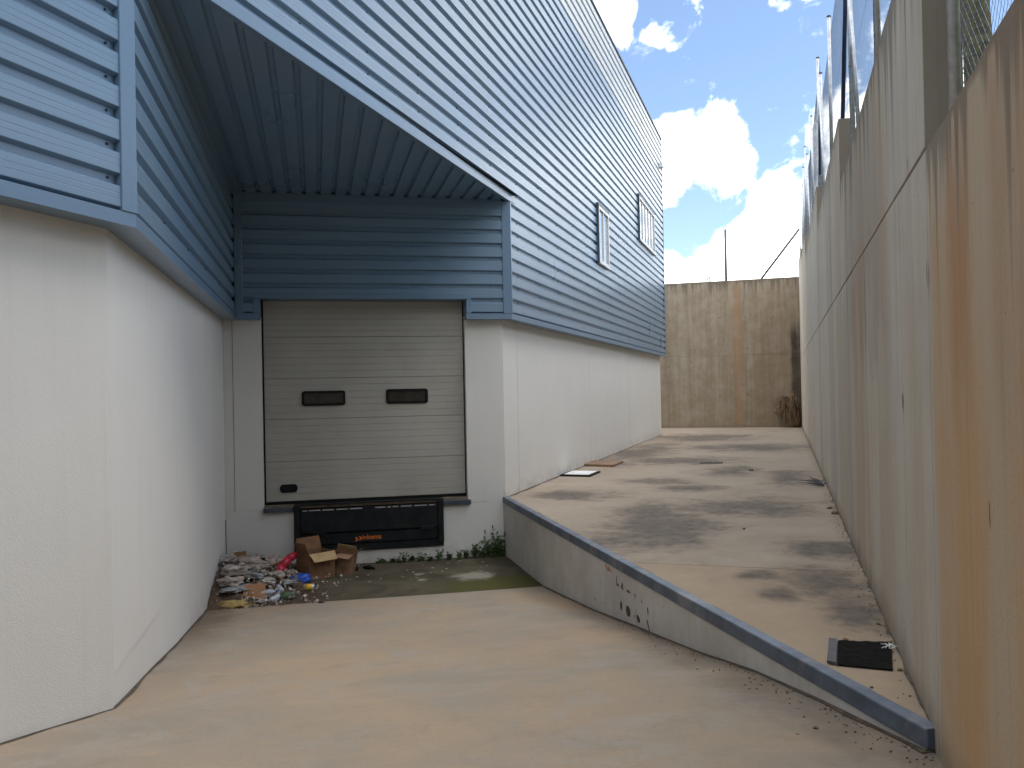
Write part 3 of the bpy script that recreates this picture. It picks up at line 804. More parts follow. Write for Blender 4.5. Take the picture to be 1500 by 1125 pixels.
# ------------------------------------------------------------------ dock leveler
lv = empty('dock_leveler', P(1.855, -0.15, -0.34), 'black steel dock leveler folded down below the off-white roller door', 'dock leveler')
DL = (C0, UB, Z, UA)
MB().frame_box(*DL, 0.762, 2.950, -0.668, -0.012, -0.30, -0.172).build('pit_frame', M_BLACKM, lv)
MB().frame_box(*DL, 0.764, 0.842, -0.64, 0.03, -0.171, -0.105, 0.006).build('side_channel', M_BLACKM, lv)
MB().frame_box(*DL, 2.866, 2.948, -0.60, 0.03, -0.171, -0.105, 0.006).build('side_channel', M_BLACKM, lv)
MB().frame_box(*DL, 0.852, 2.856, -0.375, -0.058, -0.171, -0.112, 0.006).build('lip', M_BLACKM, lv)
MB().frame_box(*DL, 0.852, 2.856, -0.550, -0.400, -0.171, -0.128, 0.006).build('front_beam', M_BLACKM, lv)
MB().frame_box(*DL, 0.80, 2.92, -0.665, -0.562, -0.171, -0.145, 0.006).build('bottom_beam', M_BLACKM, lv)
for s in (1.02, 2.60):
    MB().frame_box(*DL, s, s + 0.2, -0.412, -0.355, -0.111, -0.100, 0.004).build('lip_stop', M_BLACKM, lv)
mb = MB(); mb.tube(P(0.85, -0.13, -0.035), P(2.86, -0.13, -0.035), 0.012, n=10); mb.build('hinge_rod', M_BLACKM, lv, True)
s = 0.88; i = 0
for s0, s1 in ((.88, .95), (.975, 1.14), (1.17, 1.33), (1.37, 1.53), (1.56, 1.74), (1.93, 2.08), (2.11, 2.16), (2.19, 2.27), (2.31, 2.47), (2.51, 2.70), (2.73, 2.82)):
    MB().frame_box(*DL, s0, s1, -0.050, -0.036, -0.135, -0.112).build('hinge_knuckle', M_GALV, lv)
MB().frame_box(*DL, 0.765, 2.947, 0.031, 0.045, -0.30, -0.110).build('deck_plate', M_BLACKM, lv)
# maker's lettering, orange on the front beam
def text_mesh(txt, size, O, U, V, N, m, parent, name='lettering'):
    cu = bpy.data.curves.new('text', 'FONT'); cu.body = txt; cu.size = size; cu.extrude = 0.0; cu.offset = 0.002
    to = bpy.data.objects.new('text', cu); COL.objects.link(to)
    dg = bpy.context.evaluated_depsgraph_get(); dg.update()
    me = bpy.data.meshes.new_from_object(to.evaluated_get(dg))
    vs = [O + U * v.co.x + V * v.co.y + N * 0.0 for v in me.vertices]; fs = [tuple(p.vertices) for p in me.polygons]
    bpy.data.objects.remove(to, do_unlink=True)
    return mk(name, vs, fs, m, parent)
text_mesh('inkema', 0.098, P(1.735, -0.126, -0.505), UB, Z, UA, M_ORANGE, lv)
mb = MB()
for k_ in range(2):
    s0 = 1.625 + 0.055 * k_; z0 = -0.528 + 0.012 * k_
    mb.add([P(s0, -.1262, z0), P(s0 + .03, -.1262, z0), P(s0 + .055, -.1262, z0 + .03), P(s0 + .03, -.1262, z0 + .062), P(s0, -.1262, z0 + .062), P(s0 + .025, -.1262, z0 + .03)], [(0, 1, 2, 5), (5, 2, 3, 4)])
mb.build('emblem', M_ORANGE, lv)

# ------------------------------------------------------------------ kerb wall beside the ramp
SC = 3.875
kb = empty('kerb_wall', P(SC, 4.5, -0.5), 'low white kerb wall topped with a blue steel edge beside the ramp', 'kerb wall')
KW = (C0, UA, Z, -UB)      # u = t, outward normal = -UB (towards the ramp); n measured from s=0
def kbox(t0, t1, z0, z1, s_front, s_back, name, m, ch=0.0):
    return MB().frame_box(C0, UA, Z, -UB, t0, t1, z0, z1, -s_back, -s_front, ch).build(name, m, kb)
kbox(-INS - .2, 5.86, -1.3, -0.077, SC + 0.008, SC + 0.2, 'wall_panel', M_KERB, 0.004)
kbox(5.872, 9.275, -1.3, -0.077, SC + 0.008, SC + 0.2, 'wall_panel', M_KERB, 0.004)
kbox(-INS - .05, 9.29, -0.076, 0.020, SC, SC + 0.085, 'steel_edge', M_EDGE, 0.006)
random.seed(11)
def blob_mark(t, z, w_, h_, m=M_MARK, jag=0.35):
    n_ = 9; pts = []
    for i in range(n_):
        a = 2 * math.pi * i / n_; r_ = 1 + random.uniform(-jag, jag)
        pts.append(P(SC + 0.0055, t + math.cos(a) * w_ * r_ * .5, z + math.sin(a) * h_ * r_ * .5))
    mk('paint_mark', pts, [tuple(range(n_))], m, kb)
def poly_mark(pts, m=M_MARK):
    mk('paint_mark', [P(SC + 0.0055, t, z) for t, z in pts], [tuple(range(len(pts)))], m, kb)
# remains of painted letters: upper row L A - ', lower row
poly_mark([(4.95, -.145), (4.965, -.145), (4.975, -.21), (5.03, -.225), (5.03, -.235), (4.96, -.235)])
poly_mark([(5.08, -.235), (5.12, -.17), (5.135, -.175), (5.15, -.24), (5.13, -.245), (5.12, -.215), (5.10, -.24)])
blob_mark(5.28, -.225, .10, .022); blob_mark(5.45, -.22, .02, .05); blob_mark(5.62, -.24, .02, .04)
poly_mark([(5.74, -.27), (5.76, -.25), (5.775, -.30), (5.76, -.33)])
blob_mark(5.08, -.405, .055, .085); blob_mark(5.26, -.415, .115, .10, jag=.2); blob_mark(5.42, -.42, .02, .03); blob_mark(5.52, -.415, .075, .075)
poly_mark([(5.72, -.37), (5.745, -.37), (5.80, -.45), (5.78, -.46)]); blob_mark(4.3, -.52, .02, .03); blob_mark(4.55, -.5, .015, .02)
blob_mark(4.74, -.125, .12, .05, M_RED); blob_mark(4.66, -.11, .08, .035, M_RED)
for i in range(14):
    blob_mark(random.uniform(0.2, 8.6), 0, .0, .0) if False else None

# ------------------------------------------------------------------ retaining walls
rw = empty('retaining_wall', (0.643, 12.0, 0), 'tall stepped concrete retaining wall with orange rust streaks along the passage', 'wall')
XR, TH = 0.643, 0.165
steps = [(-9.0, 4.37, 2.724), (4.37, 10.35, 3.87), (10.35, 16.7, 4.62), (16.7, 25.9, 5.25), (25.9, 31.8, 5.90), (31.8, 35.6, 6.40)]
RF = (Vector((XR, 0, 0)), Y, Z, -X)
joints = [-9.0, -4.5, -2.25, -0.14, 0.97, 2.08, 3.19, 4.37, 5.33, 6.44, 7.56, 8.70, 9.60, 10.35, 11.4, 12.5, 13.6, 14.7, 15.7, 16.7, 17.8, 18.9, 20.0, 21.1, 22.2, 23.3, 24.5, 25.9, 27.3, 28.8, 30.3, 31.8, 33.6, 35.49]
ZJ = 2.724
random.seed(5)
for y0, y1 in zip(joints, joints[1:]):
    top = [s_[2] for s_ in steps if s_[0] - .01 <= y0 < s_[1] - .01][0]
    gp = 0.0025
    dx = random.uniform(-0.003, 0.003)
    hi = ZJ - (0.005 if top > ZJ + .1 else 0.0)
    MB().frame_box(*RF, y0 + gp, y1 - gp, -0.9, hi, -0.06, dx, 0.004).build('wall_panel', M_RWALL, rw)
ups = [4.37, 6.44, 8.70, 10.35, 12.5, 14.7, 16.7, 18.9, 21.1, 23.3, 25.9, 28.8, 31.8, 35.49]
for y0, y1 in zip(ups, ups[1:]):
    top = [s_[2] for s_ in steps if s_[0] - .01 <= y0 < s_[1] - .01][0]
    ga = 0.0 if any(abs(y0 - s_[0]) < .01 for s_ in steps) else 0.002
    gb = 0.0 if any(abs(y1 - s_[1]) < .01 for s_ in steps) else 0.002
    MB().frame_box(*RF, y0 + ga, y1 - gb, ZJ + 0.006, top, -0.06, random.uniform(-0.002, 0.004), 0.004).build('wall_panel', M_RWALL, rw)
for y0, y1, top in steps:
    MB().frame_box(*RF, y0 + (0.0 if y0 < 0 else 0.0), y1, -0.9, top - 0.001, -TH, -0.0605).build('wall_core', M_RWALL, rw)
# tie holes and honeycombed spots
mb = MB()
def spot(O, U, V, N, u, v, r, n_=8, jag=.2, sv=1.0):
    ring = []
    for i in range(n_):
        a = 2 * math.pi * i / n_; q = r * (1 + random.uniform(-jag, jag))
        ring.append(O + U * (u + math.cos(a) * q) + V * (v + math.sin(a) * q * sv) + N * 0.006)
    mb.add(ring, [tuple(range(n_))])
for y_ in (3.9, 5.9, 7.0, 8.1, 9.2, 12, 14.1, 17.3, 19.5, 22.7):
    for z_ in (0.55, 1.6, 2.45, 3.3):
        if z_ < 2.6 or y_ > 4.4: spot(*RF, y_ + random.uniform(-.1, .1), z_ + random.uniform(-.1, .1), random.uniform(.005, .010))
for y_, z_, r_, sv in ((3.19, 1.22, .010, 5.5), (4.36, 2.15, .011, 5), (5.33, 1.55, .010, 6), (5.85, 2.79, .008, 4), (7.0, 2.80, .010, 4), (4.9, 2.78, .008, 4)):
    spot(*RF, y_, z_, r_, 9, .35, sv)
stuff(mb.build('tie_holes', M_TIE, rw))

bw = empty('retaining_wall', (-2.0, 35.49, 0), 'brown stained concrete wall closing the far end of the passage', 'wall')
BF = (Vector((0, 35.49, 0)), X, Z, -Y)
bx = [-14.0, -11.6, -9.55, -7.5, -5.47, -3.43, -1.39, 0.640]
for x0, x1 in zip(bx, bx[1:]):
    MB().frame_box(*BF, x0 + 0.002, x1 - 0.002, -0.6, 2.877, -0.06, random.uniform(-.004, .004), 0.003).build('wall_panel', M_BWALL, bw)
    MB().frame_box(*BF, x0 + 0.002, x1 - 0.002, 2.882, 5.86, -0.06, random.uniform(-.004, .004), 0.003).build('wall_panel', M_BWALL, bw)
MB().frame_box(*BF, -14.0, 0.80, -0.6, 5.859, -0.24, -0.0605).build('wall_core', M_BWALL, bw)
mb = MB()
for x_ in (-5.45, -4.43, -3.41, -2.40, -1.385, -0.37):
    for z_ in (4.34, 3.09, 2.45, 1.27):
        spot(*BF, x_ + .05 * random.uniform(-1, 1), z_ + .05 * random.uniform(-1, 1), random.uniform(.014, .028))
    spot(*BF, x_ + .05, 5.5, 0.013)
stuff(mb.build('tie_holes', M_TIE, bw))

# ------------------------------------------------------------------ fence on the stepped wall
fn = empty('chain_link_fence', (0.73, 16.0, 4.6), 'galvanised chain link fence on top of the stepped concrete wall', 'fence')
FX = 0.725
def topz(y): return [s_[2] for s_ in steps if s_[0] <= y < s_[1] + 1e-6][0]
posts = [(-1.6, 2.3), (1.2, 2.3), (4.10, 2.4), (7.03, 2.4), (9.45, 2.45), (13.2, 2.30), (16.0, 2.45), (17.0, 2.45), (20.8, 2.5), (24.6, 2.6), (26.3, 2.6), (28.6, 2.55), (30.3, 2.35), (31.6, 2.4), (35.3, 1.45)]
for y_, h_ in posts:
    zt = topz(y_); r_ = 0.026
    m_ = MB(); m_.tube((FX, y_, zt - 0.05), (FX, y_, zt + h_), r_, n=12); m_.build('post', M_GALV, fn, True)
    m_ = MB(); m_.tube((FX, y_, zt + h_ - .01), (FX, y_, zt + h_ + 0.012), r_ + .004, n=12); m_.build('post_cap', M_EDGED, fn, True)
def strut(y0, z0, y1, m, r_=0.02, dx=0.0):
    m_ = MB(); m_.tube((FX + dx, y0, z0), (FX + dx, y1, topz(y1) - 0.02), r_, n=10); m_.build('strut', m, fn, True)
strut(9.40, 3.87 + 2.3, 8.35, M_GALV, 0.02, -0.03); strut(9.50, 3.87 + 2.4, 10.80, M_BLUEBAR, 0.024, -0.01)
strut(16.05, 4.62 + 2.3, 17.2, M_BLUEBAR, 0.024, -0.01); strut(15.95, 4.62 + 2.3, 14.9, M_GALV, 0.02, -0.03)
strut(24.55, 5.25 + 2.4, 23.5, M_GALV); strut(26.35, 5.9 + 2.4, 27.5, M_GALV)
m_ = MB(); m_.tube((FX - 0.03, 8.95, topz(9) + 1.05), (FX - 0.01, 9.47, topz(9) + 1.02), 0.018, n=8); m_.build('brace', M_GALV, fn)
# mesh panels: crossing wires at 5 cm pitch
def wire_panel(y0, y1, z0, z1, pitch=0.062, r_=0.0010):
    W_, H_ = y1 - y0, z1 - z0
    m_ = MB()
    c = -H_
    while c < W_:
        for sg in (1, -1):
            a0 = max(0, c); b0 = min(W_, c + H_)
            if b0 - a0 < 0.02: continue
            za, zb = (a0 - c, b0 - c) if sg > 0 else (H_ - (a0 - c), H_ - (b0 - c))
            m_.tube((FX + 0.03 + sg * r_, y0 + a0, z0 + za), (FX + 0.03 + sg * r_, y0 + b0, z0 + zb), r_, n=3, caps=False)
        c += pitch
    for q in (0.02, 0.5, 0.98):
        m_.tube((FX + 0.034, y0, z0 + H_ * q), (FX + 0.034, y1, z0 + H_ * q), r_ * 1.2, n=4, caps=False)
    stuff(m_.build('wire_mesh', M_WIRE, fn))
wire_panel(-2.0, 4.34, 2.73, 4.75); wire_panel(4.40, 10.32, 3.88, 6.1); wire_panel(10.38, 16.66, 4.63, 6.75)
wire_panel(16.75, 25.85, 5.26, 7.5); wire_panel(25.95, 31.75, 5.91, 8.1)

# poles over the far wall
p_ = MB(); p_.tube((-2.115, 35.62, 5.84), (-2.105, 35.62, 7.92), 0.050, 0.044, 8)
tag(p_.build('pole', M_POLE, None, True, (-2.115, 35.62, 5.84)), 'thin upright steel pole rising behind the far brown wall', 'pole')
p_ = MB(); p_.tube((-0.78, 35.62, 5.84), (0.70, 35.55, 7.72), 0.045, 0.045, 8)
tag(p_.build('brace_pole', M_POLE, None, True, (-0.78, 35.62, 5.84)), 'slanting steel brace leaning from the far wall to the fence', 'pole')

# ------------------------------------------------------------------ tree behind the near fence
tr = empty('tree', (1.99, 10.0, 2.6), 'tree with mossy trunk standing behind the near chain link fence', 'tree')
m_ = MB(); random.seed(21)
prev = Vector((1.99, 10.0, 2.6)); rp = 0.17
for i in range(1, 13):
    nx_ = Vector((1.99 + random.uniform(-.02, .02), 10.0 + random.uniform(-.02, .02), 2.6 + i * 0.5)); r2 = 0.17 - i * 0.006
    m_.tube(prev, nx_, rp, r2, 12, False); prev, rp = nx_, r2
m_.build('trunk', M_BARK, tr, True)
m_ = MB(); ends = []
for i in range(9):
    a = random.uniform(0, 6.28); l = random.uniform(1.0, 1.7)
    e_ = prev + Vector((math.cos(a) * l, math.sin(a) * l, random.uniform(0.4, 1.8)))
    m_.tube(prev - Z * random.uniform(0, .8), e_, 0.05, 0.015, 6); ends.append(e_)
m_.build('limb', M_BARK, tr, True)
m_ = MB()
for i in range(2600):
    c = random.choice(ends) + Vector((random.gauss(0, .42), random.gauss(0, .42), random.gauss(0, .35)))
    a = Vector((random.gauss(0, 1), random.gauss(0, 1), random.gauss(0, 1))).normalized(); b_ = a.orthogonal().normalized()
    l = random.uniform(.05, .1)
    m_.add([c - a * l, c + b_ * l * .45, c + a * l, c - b_ * l * .45], [(0, 1, 2, 3)])
stuff(m_.build('crown', M_TLEAF, tr))

# unseen trees added right of and behind the yard to block sky light
m_ = MB(); random.seed(52)
for cx, cy, cz, r_ in ((3.6, -1.8, 8.0, 2.3), (6.0, 0.5, 8.5, 2.4), (5.5, -5.0, 9.5, 2.6), (3.0, -5.0, 6.5, 2.0), (8.5, -3, 12, 3.0), (3.4, -8.0, 7.5, 2.3), (7.5, -10, 10.5, 3.0), (3.0, -13, 7.5, 2.6), (-2, -19, 9, 3.0), (-8, -20, 9.5, 3.0), (7, -15, 10, 3.2)):
    m_.tube((cx, cy, cz - 6.5), (cx, cy, cz), 0.2, 0.1, 7)
    for i in range(1800):
        d_ = Vector((random.gauss(0, 1), random.gauss(0, 1), random.gauss(0, 1))).normalized() * r_ * random.random() ** .45
        c = Vector((cx, cy, cz)) + Vector((d_.x, d_.y, d_.z * 1.25))
        a = Vector((random.gauss(0, 1), random.gauss(0, 1), random.gauss(0, 1))).normalized(); b_ = a.orthogonal().normalized()
        l = random.uniform(.12, .26)
        m_.add([c - a * l, c + b_ * l * .6, c + a * l, c - b_ * l * .6], [(0, 1, 2, 3)])
stuff(m_.build('unseen_tree_screen', M_TLEAF))

# ------------------------------------------------------------------ things lying on the slab
def quadbox(corners, z0, z1): return MB().prism(corners, z0, z1)
t_ = empty('floor_panel', (-3.8, 16.3, 0), 'chalky white flat panel in a dark frame lying by the white wall', 'panel')
quadbox([(-4.09, 15.95), (-3.49, 15.88), (-3.47, 16.75), (-4.08, 16.80)], 0.004, 0.030).build('frame', M_RUBBER, t_)
quadbox([(-4.03, 16.03), (-3.54, 15.97), (-3.52, 16.68), (-4.02, 16.73)], 0.0305, 0.040).build('sheet', M_WHITEB, t_)
tag(quadbox([(-4.10, 18.1), (-3.44, 17.95), (-3.42, 19.0), (-4.09, 19.15)], 0.004, 0.045).build('wooden_board', M_WOOD, None, False, (-3.77, 18.5, 0)), 'brown wooden board lying behind the white panel by the wall', 'board')
gr = empty('drain_grate', (-1.53, 19.13, 0), 'small dark slotted drain grate set in the concrete floor', 'drain')
quadbox([(-1.77, 18.95), (-1.29, 18.95), (-1.29, 19.33), (-1.77, 19.33)], 0.003, 0.008).build('frame', M_BLACKM, gr)
for i in range(8):
    x_ = -1.75 + i * 0.058
    quadbox([(x_, 18.98), (x_ + 0.028, 18.98), (x_ + 0.028, 19.30), (x_, 19.30)], 0.0085, 0.016).build('grate_bar', M_SILLC, gr)
mt = empty('floor_mat', (0.38, 5.65, 0), 'black woven mat with one grey edge lying by the rusty wall', 'mat')
m_ = MB(); nx, ny = 34, 40
cs = [Vector((0.262, 5.40, 0)), Vector((0.560, 5.375, 0)), Vector((0.615, 5.95, 0)), Vector((0.297, 5.905, 0))]
def bil(u, v): return (cs[0] * (1 - u) + cs[1] * u) * (1 - v) + (cs[3] * (1 - u) + cs[2] * u) * v
for i in range(nx):      # woven strips across
    for j in range(ny):
        u0, u1, v0, v1 = (i + .02) / nx, (i + .98) / nx, (j + .02) / ny, (j + .98) / ny
        z_ = 0.012 + 0.0012 * ((i + j) % 2) + 0.004 * noise.noise(Vector((i * .2, j * .2, 3)))
        ps = [bil(u0, v0), bil(u1, v0), bil(u1, v1), bil(u0, v1)]
        m_.add([p + Z * z_ for p in ps] + [p + Z * 0.004 for p in ps], [(0, 1, 2, 3), (0, 4, 5, 1), (1, 5, 6, 2), (2, 6, 7, 3), (3, 7, 4, 0)])
stuff(m_.build('weave', M_MAT, mt))
q = [bil(0, 0), bil(1, 0), bil(1, 1), bil(0, 1)]
MB().prism([(p.x, p.y) for p in q], 0.0035, 0.010).build('backing', M_MAT, mt)
MB().prism([(0.208, 5.43), (0.258, 5.405), (0.293, 5.905), (0.243, 5.92)], 0.004, 0.022).build('edge_strip', M_MATE, mt)
m_ = MB(); random.seed(8)
for i in range(11):
    a = random.uniform(0, 3.14); c = Vector((0.585 + random.uniform(-.02, .025), 5.82 + random.uniform(-.05, .05), 0.022))
    d_ = Vector((math.cos(a), math.sin(a) * 1.3, random.uniform(-.1, .25))) * random.uniform(.012, .035)
    m_.tube(c - d_, c + d_, 0.0035, 0.002, 5)
tag(m_.build('paper_scrap', M_WHITEB, None, False, (0.585, 5.82, 0.02)), 'torn white paper scrap on the corner of the black mat', 'scrap')
m_ = MB(); random.seed(9)
for i in range(26):
    a = random.uniform(-0.5, 0.5) + (math.pi if random.random() < .75 else 0)
    c = Vector((0.56 + random.uniform(-.06, .05), 15.1 + random.uniform(-.45, .45), 0.02))
    l = random.uniform(.12, .40)
    e1 = c + Vector((math.cos(a) * l, math.sin(a) * l, random.uniform(0, .10)))
    if e1.x > 0.63: e1.x = 0.63
    m_.tube(c, e1, 0.007, 0.003, 5)
tag(m_.build('twig_bundle', M_TWIG, None, False, (0.56, 15.1, 0)), 'grey dry twigs lying against the foot of the long wall', 'twigs')

def rock(name, loc, r_, seed, m, flat=0.6, parent=None):
    bm = bmesh.new(); bmesh.ops.create_icosphere(bm, subdivisions=2, radius=1.0)
    for v in bm.verts:
        k_ = 1 + 0.45 * noise.noise(v.co * 1.3 + Vector((seed * 3.1, 0, 0)))
        v.co = Vector((v.co.x * k_ * r_, v.co.y * k_ * r_ * .8, v.co.z * k_ * r_ * flat))
    me = bpy.data.meshes.new(name); bm.to_mesh(me); bm.free(); me.materials.append(m)
    o_ = bpy.data.objects.new(name, me); link(o_, parent); o_.location = loc; o_.rotation_euler = (0, 0, seed * 1.7)
    return o_
stones = [((0.346, 5.95, 0), .022, 'brown stone on the slab just beyond the black mat'), ((0.60, 5.40, 0), .017, 'small stone by the near corner of the black mat'),
          ((0.585, 11.7, 0), .05, 'dark stone by the foot of the long wall, halfway along'), ((0.55, 12.2, 0), .035, 'pebble just beyond the dark stone by the long wall'),
          ((0.585, 6.40, 0), .016, 'small pebble at the wall foot beyond the black mat'), ((-0.47, 10.3, 0), .022, 'lone pebble in the dark stain on the slab'),
          ((-0.64, 17.4, 0), .05, 'lone pebble far along the passage slab'), ((0.42, 5.06, 0), .012, 'tiny pebble between the mat and the steel edge'),
          ((-0.33, 5.2, -0.195), .018, 'brown stone on the ramp nearest the kerb middle'), ((0.03, 4.62, -0.13), .016, 'brown stone on the ramp near the kerb end'),
          ((0.12, 4.72, -0.12), .015, 'second stone on the ramp near the kerb end'), ((-0.30, 5.0, -0.185), .015, 'small dark pebble in front of the ramp stone')]
for i, (l, r_, lab) in enumerate(stones):
    o_ = rock('stone', Vector(l) + Z * r_ * .25, r_, i + 1, M_STONE)
    tag(o_, lab, 'stone', 'stones scattered on the concrete')
o_ = rock('paper_scrap', Vector((-0.22, 4.78, -0.155)), .02, 31, M_WHITEB, .3); tag(o_, 'small white paper scrap on the tan ramp', 'scrap')
# gravelly grit along the kerb foot and wall foot
m_ = MB(); random.seed(17)
for i in range(420):
    if i < 260:
        t = 4.5 + 5.0 * random.random() ** .7; s = SC - abs(random.gauss(0, .10)) - .01
        c = P(s, t, ramp_z(t) + .004)
    else:
        yy = random.uniform(4.9, 14) ; c = Vector((0.63 - abs(random.gauss(0, .05)), yy, 0.003))
    r_ = random.uniform(.003, .010)
    m_.add([c + Vector((r_, 0, 0)), c + Vector((-r_ * .6, r_, 0)), c + Vector((-r_, -r_ * .7, 0)), c + Vector((0, 0, r_ * .8))], [(0, 1, 3), (1, 2, 3), (2, 0, 3)])
stuff(m_.build('grit', M_STONE))

def ribbon(pts, width, seed):
    m_ = MB(); random.seed(seed); prev_ = None
    for i, (c, n_) in enumerate(pts):
        w_ = width * (0.35 + 1.3 * max(0, noise.noise(Vector((c.x * 3.1, c.y * 3.1, seed))) + .35))
        a_, b_ = c - n_ * 0.02 + Z * .004, c + n_ * w_ + Z * .0045
        m_.v += [a_, b_]
        if i: k_ = len(m_.v); m_.f.append((k_ - 4, k_ - 3, k_ - 1, k_ - 2))
    return m_
def inter(p, q, n): return [p + (q - p) * (i / n) for i in range(n + 1)]
def on_ramp(p):
    t_ = (p - C0).dot(UA); v = Vector(p); v.z = ramp_z(t_) + ((noise.noise(Vector((p.x * .5, p.y * .5, 3))) * 0.012) if t_ > 2.3 else 0.006) + .001; return v
mb2 = MB()
for pts, w_, sd in (([(on_ramp(p), X) for p in inter(Vector((WXF, -2, 0)), Vector((WXF, W_A.y, 0)), 90)], .022, 1),
                    ([(on_ramp(p), UB) for p in inter(W_A, P(-INS, 2.2), 60)], .020, 2),
                    ([(on_ramp(P(SC + .008, t_ * .1)), -UB) for t_ in range(2, 94)], .035, 3),
                    ([(Vector((XR, 4.5 + i * .12, .001)), -X) for i in range(250)], .018, 4),
                    ([(Vector((WXF, 12.8 + i * .12, .001)), X) for i in range(146)], .04, 5),
                    ([(P(SC + .09, i * .1, .001), UB) for i in range(0, 93)], .02, 6)):
    r_ = ribbon(pts, w_, sd); mb2.add(r_.v, r_.f)
stuff(mb2.build('wall_foot_dirt', mat('dark_foot_dirt', rough=.95, build=varied((0.085, 0.066, 0.048), .4, 20))))

# dry fronds slumped in the far corner
m_ = MB(); random.seed(33)
for i in range(420):
    a = random.uniform(-math.pi, math.pi)
    h_ = random.uniform(.35, 1.20); b_ = Vector((0.14 + random.gauss(0, .12), 35.2 + random.gauss(0, .05), h_))
    rr = random.uniform(.12, .40) * (0.6 + .5 * math.sin(h_ * 2.2))
    e1 = b_ + Vector((math.cos(a) * rr * .7, -abs(math.sin(a)) * rr * .6, .06)); e2 = b_ + Vector((math.cos(a) * rr, -abs(math.sin(a)) * rr * .9, -random.uniform(.15, .5)))
    for e_ in (e1, e2):
        e_.x = min(e_.x, 0.62); e_.z = max(e_.z, 0.02)
    sd = Vector((-math.sin(a), math.cos(a), 0)) * random.uniform(.008, .02)
    m_.add([b_ - sd, b_ + sd, e1 + sd, e1 - sd, e2], [(0, 1, 2, 3), (3, 2, 4)])
for (cx, cz, rx, rz) in ((0.17, 0.98, .36, .34), (0.10, 0.62, .44, .30), (0.30, 0.28, .28, .30)):
    n1_, n2_ = 16, 9; k0 = len(m_.v)
    for a_ in range(n1_):
        for b_ in range(n2_):
            th, ph = 2 * math.pi * a_ / n1_, math.pi * (b_ + .5) / n2_
            q_ = Vector((math.sin(ph) * math.cos(th), math.sin(ph) * math.sin(th), math.cos(ph)))
            k_ = 1 + .28 * noise.noise(q_ * 2.5 + Vector((cx * 9, cz * 5, 0)))
            v_ = Vector((cx + q_.x * rx * k_, 35.25 + q_.y * .20 * k_, cz + q_.z * rz * k_)); v_.x = min(v_.x, .63); v_.z = max(v_.z, .01)
            m_.v.append(v_)
    for a_ in range(n1_):
        for b_ in range(n2_ - 1):
            c_ = (a_ + 1) % n1_; m_.f.append((k0 + a_ * n2_ + b_, k0 + a_ * n2_ + b_ + 1, k0 + c_ * n2_ + b_ + 1, k0 + c_ * n2_ + b_))
tag(m_.build('dry_shrub', M_STRAW, None, False, (0.15, 35.2, 0)), 'dry brown shaggy shrub slumped in the far corner of the passage', 'shrub')

# ------------------------------------------------------------------ weeds at the foot of the door wall
def weed_mesh(name, h_, n_, seed):
    random.seed(seed); vs = []; fs = []
    m_ = MB()
    for i in range(n_):
        a = random.uniform(0, 6.28); lean = random.uniform(.15, .7); L_ = h_ * random.uniform(.45, 1.0)
        top = Vector((math.cos(a) * lean * L_ * .6, math.sin(a) * lean * L_ * .35, L_))
        b0 = Vector((random.uniform(-.05, .05), random.uniform(-.02, .02), 0))
        m_.tube(b0, b0 + top, 0.003, 0.0015, 4)
        for k_ in range(7):
            c = b0 + top * random.uniform(.25, 1.05)
            d_ = Vector((random.gauss(0, 1), random.gauss(0, 1), random.gauss(.3, .6))).normalized(); s_ = d_.orthogonal().normalized()
            l = random.uniform(.02, .05)
            m_.add([c, c + d_ * l * .6 + s_ * l * .32, c + d_ * l * 1.3, c + d_ * l * .6 - s_ * l * .32], [(0, 1, 2, 3)])
    me = bpy.data.meshes.new(name); me.from_pydata(m_.v, [], m_.f); me.update(); me.materials.append(M_LEAF)
    return me
wm = [weed_mesh('weed', .10, 9, 1), weed_mesh('weed', .15, 11, 2), weed_mesh('weed', .27, 14, 3), weed_mesh('weed', .36, 16, 4)]
weeds = [(2.02, 0), (2.16, 0), (2.30, 1), (2.45, 0), (2.58, 1), (2.72, 0), (2.86, 1), (3.02, 0), (3.16, 1), (3.28, 1), (3.41, 2), (3.52, 1), (3.60, 2), (3.66, 3), (3.74, 2), (3.82, 3), (3.845, 1)]
wlab = ['leftmost short weed on the wall foot, just right of the boxes', 'second short weed from the left along the dock wall', 'small weed below the middle of the leveler',
        'low weed right of the small middle weed', 'fuller weed below the orange lettering end', 'low weed below the right half of the leveler', 'fuller weed before the right leveler corner',
        'low weed under the right leveler corner', 'fuller weed just right of the leveler', 'fuller weed midway between leveler and kerb wall', 'first knee high bushy weed right of the leveler',
        'small weed filling the gap between two bushy weeds', 'second bushy weed near the kerb wall', 'tall leafy weed nearest the leveler of the two tall ones', 'bushy weed between the two tall weeds',
        'tall leafy weed right in the corner by the kerb wall', 'small weed tucked under the tall corner weed']
for i, (s, k_) in enumerate(weeds):
    o_ = bpy.data.objects.new('weed', wm[k_]); link(o_)
    o_.location = P(s, -0.10 + (i % 3) * .03, -0.872); o_.rotation_euler = (0, 0, R(30) + (i % 2) * 3.14 + i * .2)
    o_.scale = (1.15, 1, (.78 if k_ < 3 else .9) + .08 * (i % 4))
    tag(o_, wlab[i], 'weed', 'weeds along the foot of the dock wall')
o_ = bpy.data.objects.new('weed', wm[1]); link(o_); o_.location = (-2.78, 35.6, 5.86); tag(o_, 'tiny weed growing on top of the far wall', 'weed')
o_.scale = (1.2, 1.2, 1.6)

